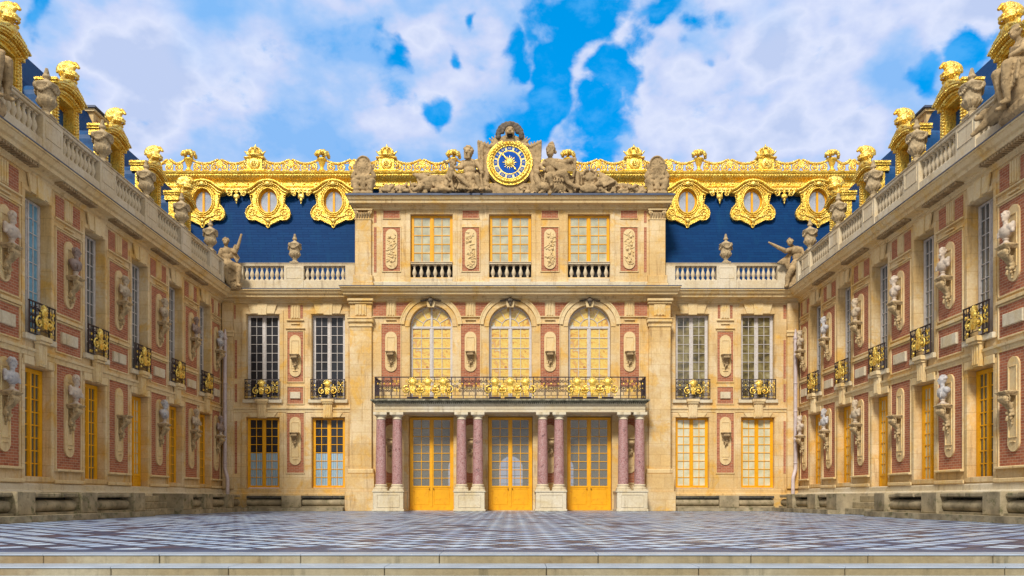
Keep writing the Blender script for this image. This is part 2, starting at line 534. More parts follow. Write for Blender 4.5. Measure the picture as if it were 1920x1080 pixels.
# ------------------------------------------------------------------ mesh builder
class MB:
    def __init__(s):
        s.v, s.f, s.mi, s.sm = [], [], [], []
        s.M = Matrix.Identity(4)
        s.mats = []

    def mat(s, m):
        if m not in s.mats:
            s.mats.append(m)
        return s.mats.index(m)

    def add(s, vs, fs, m, smooth=False):
        k = len(s.v)
        for p in vs:
            s.v.append(s.M @ Vector(p))
        i = s.mat(m)
        for f in fs:
            s.f.append([a + k for a in f])
            s.mi.append(i)
            s.sm.append(smooth)

    def box(s, x0, x1, y0, y1, z0, z1, m):
        vs = [(x0, y0, z0), (x1, y0, z0), (x1, y1, z0), (x0, y1, z0), (x0, y0, z1), (x1, y0, z1), (x1, y1, z1), (x0, y1, z1)]
        s.add(vs, [(0, 3, 2, 1), (4, 5, 6, 7), (0, 1, 5, 4), (1, 2, 6, 5), (2, 3, 7, 6), (3, 0, 4, 7)], m)

    def bbox(s, x0, x1, y0, y1, z0, z1, m, b=0.01):
        """box with bevelled front edges (front is -y)"""
        vs = [(x0, y0 + b, z0), (x1, y0 + b, z0), (x1, y1, z0), (x0, y1, z0), (x0, y0 + b, z1), (x1, y0 + b, z1), (x1, y1, z1), (x0, y1, z1),
              (x0 + b, y0, z0 + b), (x1 - b, y0, z0 + b), (x1 - b, y0, z1 - b), (x0 + b, y0, z1 - b)]
        s.add(vs, [(0, 3, 2, 1), (4, 5, 6, 7), (1, 2, 6, 5), (2, 3, 7, 6), (3, 0, 4, 7), (0, 1, 9, 8), (1, 5, 10, 9), (5, 4, 11, 10), (4, 0, 8, 11), (8, 9, 10, 11)], m)

    def prism(s, pts, y0, y1, m, smooth=False):
        """polygon in x,z (counter clockwise seen from -y) from front y0 to back y1"""
        n = len(pts)
        vs = [(p[0], y0, p[1]) for p in pts] + [(p[0], y1, p[1]) for p in pts]
        s.add(vs, [list(range(n)), list(range(2 * n - 1, n - 1, -1))], m)
        s.add(vs, [(i, i + n, (i + 1) % n + n, (i + 1) % n) for i in range(n)], m, smooth)

    def sweep(s, prof, x0, x1, m, m0=0.0, m1=0.0):
        """profile points (outwards, z) bottom to top, swept along x; mitre factors shorten/lengthen with outward distance"""
        n = len(prof)
        vs = [(x0 + m0 * o, -o, z) for o, z in prof] + [(x1 + m1 * o, -o, z) for o, z in prof]
        fs = [(i, i + n, (i + 1) % n + n, (i + 1) % n) for i in range(n)]
        s.add(vs, fs + [list(range(n)), list(range(2 * n - 1, n - 1, -1))], m)

    def lathe(s, prof, cx, cy, m, n=20, z0=0.0, smooth=True, sx=1.0):
        vs, fs = [], []
        for r, z in prof:
            for i in range(n):
                a = 2 * PI * i / n
                vs.append((cx + r * math.cos(a) * sx, cy + r * math.sin(a), z0 + z))
        k = len(prof)
        for j in range(k - 1):
            for i in range(n):
                fs.append((j * n + i, j * n + (i + 1) % n, (j + 1) * n + (i + 1) % n, (j + 1) * n + i))
        s.add(vs, fs, m, smooth)
        s.add(vs, [list(range(n - 1, -1, -1)), list(range((k - 1) * n, k * n))], m)

    def tube(s, pts, r, m, n=6, closed=False):
        pts = [Vector(p) for p in pts]
        K = len(pts)
        vs, fs = [], []
        up = Vector((0, 1, 0))
        for i, p in enumerate(pts):
            if closed:
                d = pts[(i + 1) % K] - pts[(i - 1) % K]
            else:
                d = pts[min(i + 1, K - 1)] - pts[max(i - 1, 0)]
            if d.length < 1e-9:
                d = Vector((0, 0, 1))
            d.normalize()
            u = up if abs(d.dot(up)) < 0.95 else Vector((1, 0, 0))
            a = d.cross(u).normalized()
            b = d.cross(a)
            rr = r[i] if isinstance(r, (list, tuple)) else r
            for j in range(n):
                t = 2 * PI * j / n
                vs.append(p + (a * math.cos(t) + b * math.sin(t)) * rr)
        for i in range(K if closed else K - 1):
            for j in range(n):
                q = (i + 1) % K
                fs.append((i * n + j, i * n + (j + 1) % n, q * n + (j + 1) % n, q * n + j))
        s.add(vs, fs, m, True)
        if not closed:
            s.add(vs, [list(range(n)), list(range(K * n - 1, (K - 1) * n - 1, -1))], m)

    def ball(s, c, r, m, n=10, k=6, rot=None, bump=0.0):
        if isinstance(r, (int, float)):
            r = (r, r, r)
        rot = rot or Matrix.Identity(3)
        vs, fs = [], []
        for j in range(1, k):
            t = PI * j / k
            for i in range(n):
                a = 2 * PI * i / n
                q = Vector((math.sin(t) * math.cos(a), math.sin(t) * math.sin(a), math.cos(t)))
                if bump:
                    q = q * (1 + bump * math.sin(i * 2.3 + j * 1.7))
                q = rot @ Vector((q.x * r[0], q.y * r[1], q.z * r[2]))
                vs.append(Vector(c) + q)
        top = len(vs)
        vs.append(Vector(c) + rot @ Vector((0, 0, r[2])))
        vs.append(Vector(c) + rot @ Vector((0, 0, -r[2])))
        for j in range(k - 2):
            for i in range(n):
                fs.append((j * n + i, (j + 1) * n + i, (j + 1) * n + (i + 1) % n, j * n + (i + 1) % n))
        for i in range(n):
            fs.append((top, i, (i + 1) % n))
            fs.append((top + 1, (k - 2) * n + (i + 1) % n, (k - 2) * n + i))
        s.add(vs, fs, m, True)

    def cap(s, p0, p1, r0, r1, m, n=10):
        """tapered capsule"""
        p0, p1 = Vector(p0), Vector(p1)
        d = (p1 - p0)
        L = max(d.length, 1e-6)
        d /= L
        pts, rr = [], []
        for t in (1.0, 0.8, 0.45, 0.0):
            pts.append(p0 - d * r0 * t)
            rr.append(max(r0 * math.sqrt(max(0, 1 - t * t)), r0 * 0.05))
        for t in (0.0, 0.45, 0.8, 1.0):
            pts.append(p1 + d * r1 * t)
            rr.append(max(r1 * math.sqrt(max(0, 1 - t * t)), r1 * 0.05))
        s.tube(pts, rr, m, n)

    def band(s, cx, cz, r0, r1, a0, a1, y0, y1, m, n=24, sx=1.0):
        """arch band between two radii (degrees, from +x counter clockwise)"""
        vs, fs = [], []
        for i in range(n + 1):
            a = R(a0 + (a1 - a0) * i / n)
            for r, y in ((r0, y0), (r1, y0), (r1, y1), (r0, y1)):
                vs.append((cx + r * sx * math.cos(a), y, cz + r * math.sin(a)))
        for i in range(n):
            for j in range(4):
                fs.append((i * 4 + j, i * 4 + (j + 1) % 4, (i + 1) * 4 + (j + 1) % 4, (i + 1) * 4 + j))
        s.add(vs, fs, m)
        if abs(a1 - a0) < 359:
            s.add(vs, [(0, 1, 2, 3), (n * 4 + 3, n * 4 + 2, n * 4 + 1, n * 4)], m)

    def wall(s, x0, x1, z0, z1, yf, depth, holes, m, mr=None):
        """front face with holes and their reveals; a hole is (x0,x1,z0,z1[,'arch'])"""
        mr = mr or m
        xs = sorted({x0, x1} | {h[0] for h in holes} | {h[1] for h in holes})
        ztop = lambda h: h[3] + ((h[1] - h[0]) / 2 if len(h) > 4 else 0)
        zs = sorted({z0, z1} | {h[2] for h in holes} | {h[3] for h in holes} | {ztop(h) for h in holes})
        for i in range(len(xs) - 1):
            for j in range(len(zs) - 1):
                cx, cz = (xs[i] + xs[i + 1]) / 2, (zs[j] + zs[j + 1]) / 2
                if any(h[0] < cx < h[1] and h[2] < cz < ztop(h) for h in holes):
                    continue
                s.add([(xs[i], yf, zs[j]), (xs[i + 1], yf, zs[j]), (xs[i + 1], yf, zs[j + 1]), (xs[i], yf, zs[j + 1])], [(0, 1, 2, 3)], m)
        for h in holes:
            a, b, c, d = h[:4]
            yb = yf + depth
            s.add([(a, yf, c), (b, yf, c), (b, yb, c), (a, yb, c)], [(0, 1, 2, 3)], mr)
            s.add([(a, yf, c), (a, yf, d), (a, yb, d), (a, yb, c)], [(0, 3, 2, 1)], mr)
            s.add([(b, yf, c), (b, yf, d), (b, yb, d), (b, yb, c)], [(0, 1, 2, 3)], mr)
            if len(h) > 4:
                r = (b - a) / 2
                mx = (a + b) / 2
                N = 20
                arc = [(mx + r * math.cos(PI * i / N), d + r * math.sin(PI * i / N)) for i in range(N + 1)]
                for i in range(N):
                    (ax, az), (bx, bz) = arc[i], arc[i + 1]
                    ex = b if i < N / 2 else a
                    s.add([(ax, yf, az), (ax, yf, d + r), (bx, yf, d + r), (bx, yf, bz)], [(0, 1, 2, 3)], m)
                    s.add([(ax, yf, az), (bx, yf, bz), (bx, yb, bz), (ax, yb, az)], [(0, 1, 2, 3)], mr)
            else:
                s.add([(a, yf, d), (b, yf, d), (b, yb, d), (a, yb, d)], [(3, 2, 1, 0)], mr)

    def frame(s, x0, x1, z0, z1, y0, y1, t, m):
        s.bbox(x0 - t, x1 + t, y0, y1, z1, z1 + t, m, 0.008)
        s.bbox(x0 - t, x1 + t, y0, y1, z0 - t, z0, m, 0.008)
        s.bbox(x0 - t, x0, y0, y1, z0, z1, m, 0.008)
        s.bbox(x1, x1 + t, y0, y1, z0, z1, m, 0.008)

    def mesh(s, name):
        me = bpy.data.meshes.new(name)
        me.from_pydata([tuple(v) for v in s.v], [], s.f)
        for m in s.mats:
            me.materials.append(m)
        me.polygons.foreach_set('material_index', s.mi)
        me.polygons.foreach_set('use_smooth', s.sm)
        me.update()
        return me

    def obj(s, name, parent=None, loc=None, recalc=True):
        me = s.mesh(name)
        if recalc:
            b = bmesh.new()
            b.from_mesh(me)
            bmesh.ops.recalc_face_normals(b, faces=b.faces)
            b.to_mesh(me)
            b.free()
        return place(name, me, parent, loc)


def place(name, me, parent=None, loc=None, rz=0.0, scale=None, link=True):
    o = bpy.data.objects.new(name, me)
    if parent:
        o.parent = parent
    if loc:
        o.location = loc
    if rz:
        o.rotation_euler = (0, 0, rz)
    if scale:
        o.scale = scale
    C.objects.link(o)
    return o


def tag(o, label=None, cat=None, group=None, kind=None):
    if label:
        o['label'] = label
    if cat:
        o['category'] = cat
    if group:
        o['group'] = group
    if kind:
        o['kind'] = kind
    return o


def empty(name, loc=(0, 0, 0), rz=0.0):
    o = bpy.data.objects.new(name, None)
    o.empty_display_size = 0.3
    o.location = loc
    o.rotation_euler = (0, 0, rz)
    C.objects.link(o)
    return o


_tex = bpy.data.textures.new('carving', 'CLOUDS')
_tex.noise_scale = 0.14
_tex.noise_depth = 2


def sculpt(mb, name, voxel=0.03, disp=0.02, smooth=2, tex_scale=None):
    """fuse overlapping solids into one continuous carved surface"""
    me = mb.mesh(name + '_raw')
    o = bpy.data.objects.new('tmp', me)
    C.objects.link(o)
    r = o.modifiers.new('r', 'REMESH')
    r.mode = 'VOXEL'
    r.voxel_size = voxel
    r.use_smooth_shade = True
    if smooth:
        sm = o.modifiers.new('s', 'SMOOTH')
        sm.factor = 0.5
        sm.iterations = smooth
    if disp:
        d = o.modifiers.new('d', 'DISPLACE')
        d.texture = _tex
        d.strength = disp
        d.mid_level = 0.5
        d.texture_coords = 'LOCAL'
    dg = bpy.context.evaluated_depsgraph_get()
    dg.update()
    res = bpy.data.meshes.new_from_object(o.evaluated_get(dg))
    res.name = name
    for m in me.materials:
        if m.name not in [q.name for q in res.materials if q]:
            res.materials.append(m)
    bpy.data.objects.remove(o)
    bpy.data.meshes.remove(me)
    return res


# ------------------------------------------------------------------ ground, court, steps
g = MB()
g.box(-700, 700, -700, 900, -1.2, -0.46, GROUND)
tag(g.obj('ground'), kind='structure')
EDGE = -29.9
g = MB()
g.box(-14.6, 14.6, EDGE + 0.36, 0.9, -0.44, 0.0, PAVE)
tag(g.obj('court_pavement'), kind='structure')
g = MB()
rises = [0.0, -0.10, -0.19, -0.29, -0.38]
yy = [EDGE, EDGE - 0.46, EDGE - 0.90, EDGE - 1.34, EDGE - 1.8]
for i in range(4):
    zt = rises[i]
    yb = EDGE + 0.36 if i == 0 else yy[i - 1] + 0.02
    x = -14.6
    while x < 14.6:
        L = random.uniform(1.2, 1.75)
        x1 = min(14.6, x + L)
        j = random.uniform(-0.003, 0.003)
        g.bbox(x + 0.004, x1 - 0.004, yy[i] + j, yb, -0.44, zt - 0.012, STEP, 0.006)
        g.box(x + 0.003, x1 - 0.003, yy[i] - 0.012 + j, yb, zt - 0.0115, zt + 0.001, NOSE)
        if i == 0:
            g.box(x + 0.003, x1 - 0.003, EDGE + 0.361, EDGE + 0.80, -0.01, 0.003, DARKEDGE)
        x = x1
tag(g.obj('court_steps'), kind='structure')

# ------------------------------------------------------------------ profiles
WX = 13.52          # court half width
CORN = [(0, 9.72), (0.05, 9.72), (0.07, 9.80), (0.14, 9.83), (0.16, 9.90), (0.44, 9.93), (0.46, 10.03), (0.54, 10.06), (0.62, 10.19), (0.66, 10.20), (0.66, 10.245), (0, 10.245)]
LEADTOP = [(0, 10.246), (0.68, 10.246), (0.68, 10.272), (0, 10.285)]
STRING = [(0, 4.62), (0.03, 4.62), (0.05, 4.74), (0.10, 4.76), (0.11, 4.83), (0, 4.85)]
BASEC = [(0, 0.0), (0.16, 0.0), (0.16, 0.78), (0.14, 0.82), (0.06, 0.84), (0.06, 1.0), (0, 1.03)]
BAL_H = 0.66


def baluster_mesh():
    b = MB()
    b.box(-0.085, 0.085, -0.085, 0.085, 0, 0.055, BALU)
    b.lathe([(0.07, 0.055), (0.075, 0.08), (0.05, 0.11), (0.055, 0.15), (0.095, 0.24), (0.10, 0.30), (0.075, 0.40), (0.045, 0.49), (0.045, 0.54), (0.065, 0.56), (0.045, 0.585), (0.075, 0.615)], 0, 0, BALU, 12)
    b.box(-0.085, 0.085, -0.085, 0.085, 0.615, BAL_H, BALU)
    return b.mesh('baluster')


ME_BAL = baluster_mesh()


def balustrade(parent, runs, piers, z0, y, base_h=0.5, rail_h=0.14, name='balustrade', n_step=0.245, base=True):
    """runs = [(x0,x1)] of balusters between piers = [(x0,x1)], centred on local y"""
    b = MB()
    xa = min([r[0] for r in runs] + [p[0] for p in piers])
    xb = max([r[1] for r in runs] + [p[1] for p in piers])
    zb = z0 + base_h
    zt = zb + BAL_H
    if base:
        b.bbox(xa + 0.006, xb - 0.006, y - 0.17, y + 0.17, z0, zb, BALU, 0.02)
    b.bbox(xa - 0.0, xb + 0.0, y - 0.16, y + 0.16, zt, zt + rail_h * 0.65, BALU, 0.02)
    b.bbox(xa - 0.0, xb + 0.0, y - 0.19, y + 0.19, zt + rail_h * 0.65 + 0.001, zt + rail_h, BALU, 0.02)
    for p0, p1 in piers:
        b.bbox(p0, p1, y - 0.195, y + 0.195, z0 + 0.002, zt - 0.001, BALU, 0.012)
        if p1 - p0 > 0.7:
            b.frame(p0 + 0.14, p1 - 0.14, zb + 0.10, zt - 0.10, y - 0.212, y - 0.19, 0.025, BALU)
    o = b.obj(name, parent)
    for r0, r1 in runs:
        n = max(1, int(round((r1 - r0) / n_step)))
        for i in range(n):
            x = r0 + (r1 - r0) * (i + 0.5) / n
            place('baluster', ME_BAL, o, (x, y, zb))
    return o


# ------------------------------------------------------------------ windows
def win_mesh(w_, h, cols, rows, m, panel=0.0, fr=0.085, mul=0.10, bar=0.032, arch=False, leaves=2, sill=True):
    """casement frame, origin bottom centre, front at y=0"""
    b = MB()
    hw = w_ / 2
    top = h
    b.box(-hw, -hw + fr, 0, 0.09, 0, top, m)
    b.box(hw - fr, hw, 0, 0.09, 0, top, m)
    if not arch:
        b.box(-hw + fr, hw - fr, 0, 0.09, top - fr, top, m)
    b.box(-hw + fr, hw - fr, 0, 0.09, 0, fr * 1.3, m)
    b.box(-mul / 2, mul / 2, -0.022, 0.087, fr * 1.3, top - (0 if arch else fr), m)
    z0 = fr * 1.3
    if panel:
        b.box(-hw + fr, -mul / 2, 0.02, 0.08, z0, panel, m)
        b.box(mul / 2, hw - fr, 0.02, 0.08, z0, panel, m)
        for s in (-1, 1):
            xa, xb = sorted((s * (mul / 2 + 0.09), s * (hw - fr - 0.09)))
            b.frame(xa, xb, z0 + 0.12, panel - 0.14, 0.008, 0.03, 0.02, m)
        b.box(-hw + fr, -mul / 2, -0.006, 0.019, panel - 0.05, panel + 0.03, m)
        b.box(mul / 2, hw - fr, -0.006, 0.019, panel - 0.05, panel + 0.03, m)
        z0 = panel
    z1 = top - (0 if arch else fr)
    for s in (-1, 1):
        xa, xb = sorted((s * mul / 2, s * (hw - fr)))
        # stiles of each leaf
        b.box(xa, xa + 0.045, 0.008, 0.08, z0, z1, m)
        b.box(xb - 0.045, xb, 0.008, 0.08, z0, z1, m)
        xa += 0.045
        xb -= 0.045
        nc = cols // 2
        for i in range(1, nc):
            x = xa + (xb - xa) * i / nc
            b.box(x - bar / 2, x + bar / 2, 0.012, 0.075, z0, z1, m)
        for j in range(1, rows):
            z = z0 + (z1 - z0) * j / rows
            b.box(xa, xb, 0.016, 0.07, z - bar / 2, z + bar / 2, m)
    if arch:
        b.box(-hw + fr, hw - fr, -0.01, 0.085, h - 0.05, h + 0.05, m)
        rr = hw
        b.band(0, h, rr - fr, rr, 0, 180, 0, 0.09, m, 28)
        b.box(-mul / 2, mul / 2, -0.022, 0.087, h + 0.05, h + rr - 0.02, m)
        b.band(0, h, rr * 0.42, rr * 0.42 + 0.03, 0, 180, 0.016, 0.07, m, 20)
        for a in (30, 60, 120, 150):
            ca, sa = math.cos(R(a)), math.sin(R(a))
            p0, p1 = rr * 0.44, rr - fr
            nx, nz = -sa * bar / 2, ca * bar / 2
            b.prism([(p0 * ca - nx, h + p0 * sa - nz), (p1 * ca - nx, h + p1 * sa - nz), (p1 * ca + nx, h + p1 * sa + nz), (p0 * ca + nx, h + p0 * sa + nz)], 0.018, 0.07, m)
    if sill and not panel:
        b.box(-hw + 0.01, hw - 0.01, -0.06, -0.001, 0, 0.07, m)
    me = b.mesh('window')
    return me


def pane_mesh(w_, z0, z1, m, arch=False):
    b = MB()
    hw = w_ / 2 - 0.05
    if arch:
        n = 20
        r = w_ / 2 - 0.04
        pts = [(-hw, z0), (hw, z0)] + [(r * math.cos(PI * i / n), z1 + r * math.sin(PI * i / n)) for i in range(n + 1)]
        b.prism(pts, 0.045, 0.055, m)
    else:
        b.box(-hw, hw, 0.045, 0.055, z0, z1, m)
    return b.mesh('pane')


def window(parent, me, panes, x, y, z, name='window'):
    f = place(name, me, parent, (x, y, z))
    for nm, p in panes:
        place(nm, p, f)
    return f


# ------------------------------------------------------------------ ironwork
def scroll(b, cx, cz, r, turns, a0, sgn, y, rad, m):
    n = int(14 * turns)
    pts = []
    for i in range(n + 1):
        t = i / n
        a = R(a0) + sgn * 2 * PI * turns * t
        rr = r * (1 - 0.82 * t)
        pts.append((cx + rr * math.cos(a), y, cz + rr * math.sin(a)))
    b.tube(pts, rad, m, 4)


def iron_panel(b, x0, x1, z0, z1, y, gold=0.3, seed=1):
    """a panel of scrolled ironwork between two posts"""
    rnd = random.Random(seed)
    w_, h = x1 - x0, z1 - z0
    cx = (x0 + x1) / 2
    n = max(1, int(round(w_ / 0.30)))
    for i in range(n):
        c = x0 + w_ * (i + 0.5) / n
        hw = w_ / n / 2
        m1 = GOLD if rnd.random() < gold else IRON
        m2 = GOLD if rnd.random() < gold else IRON
        b.box(c - hw * 0.06 - 0.004, c + hw * 0.06 + 0.004, y - 0.006, y + 0.006, z0, z1, IRON)
        for s in (-1, 1):
            scroll(b, c + s * hw * 0.5, z0 + h * 0.78, hw * 0.48, 1.3, 90 if s > 0 else 90, -s, y, 0.015, m1)
            scroll(b, c + s * hw * 0.5, z0 + h * 0.50, hw * 0.44, 1.3, 270, s, y, 0.015, m2)
            scroll(b, c + s * hw * 0.5, z0 + h * 0.25, hw * 0.46, 1.3, 90, -s, y, 0.015, m1)
        b.ball((c, y - 0.02, z0 + h * 0.64), (0.035, 0.02, 0.05), GOLD, 6, 4)
        b.ball((c, y - 0.02, z0 + h * 0.38), (0.03, 0.02, 0.03), GOLD if rnd.random() < 0.7 else IRON, 6, 4)


def gold_mask(b, x, z, s, y):
    """gilded sun mask over a pedestal with two cornucopia scrolls"""
    b.ball((x, y, z + 0.56 * s), (0.135 * s, 0.06 * s, 0.155 * s), GOLDR, 10, 7)
    for i in range(9):
        a = R(10 + i * 20)
        b.cap((x + 0.12 * s * math.cos(a), y, z + 0.58 * s + 0.12 * s * math.sin(a)), (x + 0.21 * s * math.cos(a), y, z + 0.58 * s + 0.20 * s * math.sin(a)), 0.03 * s, 0.01 * s, GOLDR, 5)
    b.ball((x, y - 0.04 * s, z + 0.54 * s), (0.025 * s, 0.035 * s, 0.04 * s), GOLDR, 6, 4)
    b.prism([(x - 0.07 * s, z + 0.12 * s), (x + 0.07 * s, z + 0.12 * s), (x + 0.12 * s, z + 0.42 * s), (x - 0.12 * s, z + 0.42 * s)], y - 0.04 * s, y + 0.02, GOLDR)
    for q in (-1, 1):
        scroll(b, x + q * 0.25 * s, z + 0.27 * s, 0.17 * s, 1.25, 100 if q > 0 else 80, -q, y, 0.032 * s, GOLDR)
        b.ball((x + q * 0.25 * s, y - 0.02, z + 0.27 * s), 0.055 * s, GOLDR, 8, 5)
        b.ball((x + q * 0.30 * s, y - 0.01, z + 0.045 * s), 0.04 * s, GOLDR, 8, 5)


def railing_meshes(w_, h):
    """balconet: iron railing mesh, gold ornament mesh; origin bottom centre"""
    b = MB()
    hw = w_ / 2
    b.box(-hw, hw, -0.025, 0.025, h - 0.035, h, IRON)
    b.box(-hw, hw, -0.018, 0.018, 0.0, 0.025, IRON)
    b.box(-hw, hw, -0.012, 0.012, 0.15, 0.168, IRON)
    for x in (-hw + 0.02, -hw * 0.52, hw * 0.52, hw - 0.02):
        b.box(x - 0.016, x + 0.016, -0.017, 0.017, 0.025, h - 0.036, IRON)
    for s in (-1, 1):
        xa, xb = sorted((s * hw * 0.52, s * (hw - 0.02)))
        iron_panel(b, xa + 0.02, xb - 0.02, 0.17, h - 0.04, 0, 0.45, 3 + s)
        for k in range(3):
            xx = xa + (xb - xa) * (k + 0.5) / 3
            b.frame(xx - 0.035, xx + 0.035, 0.06, 0.11, -0.008, 0.008, 0.014, GOLD)
    iron_panel(b, -hw * 0.5, hw * 0.5, 0.17, h - 0.04, 0, 0.25, 9)
    iron = b
    g_ = MB()
    gold_mask(g_, 0, 0.08, 1.05, -0.06)
    return iron.mesh('balcony_railing'), g_.mesh('gold_ornament')


# ------------------------------------------------------------------ carved console, niche plaque, bust
def console_mesh(m=None, s=1.0):
    """bracket: top slab at z=0, tapering scrolls below; wall plane at y=0"""
    m = m or TRIM
    b = MB()
    b.bbox(-0.30, 0.30, -0.44, -0.002, -0.045, 0.0, m, 0.01)
    b.bbox(-0.27, 0.27, -0.40, -0.002, -0.085, -0.046, m, 0.01)
    b.bbox(-0.235, 0.235, -0.35, -0.002, -0.125, -0.086, m, 0.02)
    # S-scroll body
    for k in range(9):
        t = k / 8
        y = -0.30 * (1 - t) ** 1.3 - 0.05
        z = -0.20 - 0.36 * t
        b.cap((-0.13 * (1 - 0.35 * t), y, z), (0.13 * (1 - 0.35 * t), y, z), 0.085 * (1 - 0.45 * t), 0.085 * (1 - 0.45 * t), m, 8)
    for s_ in (-1, 1):
        scroll(b, s_ * 0.20, -0.22, 0.09, 1.2, 90, -s_, -0.27, 0.022, m)
    b.cap((-0.09, -0.07, -0.62), (0.09, -0.07, -0.62), 0.055, 0.055, m, 8)
    for k in range(3):
        b.ball((0, -0.07 + k * 0.01, -0.71 - 0.075 * k), (0.065 - 0.012 * k, 0.05, 0.04), m, 8, 5)
    for k in range(8):
        b.ball((0.11 * math.cos(k * 2.4), -0.10 - 0.012 * k, -0.34 - 0.06 * k), 0.05, m, 7, 5)
        b.ball((-0.11 * math.cos(k * 2.4), -0.12, -0.30 - 0.06 * k), 0.045, m, 7, 5)
    for v in b.v:
        v *= s
    return sculpt(b, 'console', 0.018 if s > 0.9 else 0.014, 0.02, 0)


def plaque_mesh(w_, h, m=None, inner=True, relief=False):
    """capsule shaped slab with an inner sunk panel, origin bottom centre, wall plane y=0"""
    m = m or TRIM
    b = MB()
    r = w_ / 2
    n = 12
    pts = [(r * math.cos(PI + PI * i / n), r + r * math.sin(PI + PI * i / n)) for i in range(n + 1)] + \
          [(r * math.cos(PI * i / n), h - r + r * math.sin(PI * i / n)) for i in range(n + 1)]
    b.prism(pts, -0.05, -0.001, m)
    q = r * 0.62
    if inner:
        b.frame(-q, q, r * 1.5, h - r * 1.05, -0.075, -0.049, 0.018, m)
        b.bbox(-q * 0.7, q * 0.7, -0.085, -0.049, r * 0.95, r * 1.08, m, 0.01)
    if relief:
        rnd = random.Random(int(relief * 100))
        for k in range(34):
            z = r * 0.55 + (h - r * 1.1) * rnd.random()
            x = rnd.uniform(-r * 0.62, r * 0.62)
            a = rnd.uniform(0, PI)
            L = rnd.uniform(0.04, 0.13)
            b.cap((x - math.cos(a) * L, -0.06, z - math.sin(a) * L), (x + math.cos(a) * L, -0.06, z + math.sin(a) * L), 0.035, 0.02, m, 6)
        for k in range(7):
            b.ball((rnd.uniform(-r * 0.45, r * 0.45), -0.06, r + (h - 2 * r) * (k + 0.5) / 7), rnd.uniform(0.05, 0.085), m, 8, 5)
    return b.mesh('plaque')


def bust_mesh(kind, m):
    """head and shoulders, base at z=0, facing -y, about 0.68 tall above socle top"""
    b = MB()
    rnd = random.Random(kind)
    z = 0.0
    # chest and shoulders
    b.cap((-0.17, 0.02, 0.27), (0.17, 0.02, 0.27), 0.105, 0.105, m, 12)
    b.ball((0, -0.01, 0.20), (0.20, 0.135, 0.17), m, 14, 10)
    b.cap((0, 0.0, 0.12), (0, 0.0, 0.03), 0.11, 0.06, m, 10)
    # neck and head
    b.cap((0, 0.0, 0.33), (0, -0.015, 0.47), 0.068, 0.06, m, 10)
    turn = (-0.35, 0.3, 0.0, 0.5, -0.5)[kind % 5]
    Rm = Matrix.Rotation(turn, 3, 'Z')

    def H(x, y, zz):
        q = Rm @ Vector((x, y, 0))
        return (q.x, q.y - 0.015, zz)
    b.ball(H(0, 0.01, 0.575), (0.088, 0.108, 0.125), m, 14, 10, Rm)
    b.ball(H(0, -0.03, 0.51), (0.055, 0.065, 0.06), m, 10, 8, Rm)
    b.cap(H(0, -0.095, 0.60), H(0, -0.122, 0.555), 0.016, 0.022, m, 6)       # nose
    b.cap(H(-0.045, -0.085, 0.618), H(0.045, -0.085, 0.618), 0.018, 0.018, m, 6)  # brow
    b.cap(H(-0.022, -0.098, 0.515), H(0.022, -0.098, 0.515), 0.013, 0.013, m, 6)  # mouth
    b.ball(H(0, -0.085, 0.475), (0.03, 0.03, 0.028), m, 8, 6)                 # chin
    for s in (-1, 1):
        b.ball(H(s * 0.088, 0.01, 0.57), (0.015, 0.025, 0.035), m, 6, 5)
    for k in range(26):                                                       # hair curls
        a = rnd.uniform(0, 2 * PI)
        e = rnd.uniform(0.15, 1.3)
        p = (0.092 * math.cos(a) * math.cos(e), 0.02 + 0.11 * math.sin(a) * math.cos(e), 0.585 + 0.125 * math.sin(e))
        if p[1] < -0.05 and p[2] < 0.64:
            continue
        b.ball(H(*p), rnd.uniform(0.022, 0.036), m, 6, 5)
    if kind % 3 == 0:                                                         # beard
        for k in range(8):
            b.ball(H(rnd.uniform(-0.05, 0.05), rnd.uniform(-0.10, -0.05), rnd.uniform(0.43, 0.50)), 0.028, m, 6, 5)
    # drapery folds over one shoulder
    sg = 1 if kind % 2 else -1
    for k in range(7):
        o = -0.06 + k * 0.035
        b.cap((sg * 0.20, -0.02 + 0.02 * k, 0.34 - k * 0.012), (sg * -0.13, -0.135, 0.20 - 0.028 * k + o * 0.3), 0.03, 0.022, m, 6)
    b.cap((sg * 0.21, 0.05, 0.36), (sg * 0.24, 0.02, 0.16), 0.055, 0.05, m, 8)
    me = sculpt(b, 'marble_bust', 0.016, 0.012, 1)
    for v in me.vertices:
        v.co.z += 0.13
    return me


def socle_mesh(m):
    b = MB()
    b.box(-0.115, 0.115, -0.115, 0.115, 0.0, 0.035, m)
    b.lathe([(0.10, 0.035), (0.105, 0.05), (0.065, 0.075), (0.055, 0.11), (0.075, 0.135), (0.085, 0.15), (0.06, 0.17)], 0, 0, m, 16)
    return b.mesh('socle')


BUSTM = [MARBLE, BROWNMARB, TANMARB, BLUEMARB]
ME_BUST = {}
ME_SOC = {m.name: socle_mesh(m) for m in (MARBLE, TANMARB)}


def bust(kind, m, loc, rz, label):
    key = (kind, m.name)
    if key not in ME_BUST:
        ME_BUST[key] = bust_mesh(kind, m)
    e = empty('marble_bust', loc, rz)
    tag(e, label, 'bust', 'busts standing on the wall brackets of the court')
    place('figure', ME_BUST[key], e, scale=(1.08, 1.08, 1.08))
    place('socle', ME_SOC[TANMARB.name if m is TANMARB else MARBLE.name], e, scale=(1.08, 1.08, 1.08))
    return e


ME_CONS = console_mesh(CONSST)
ME_CONS_S = console_mesh(SCULPT, 0.75)


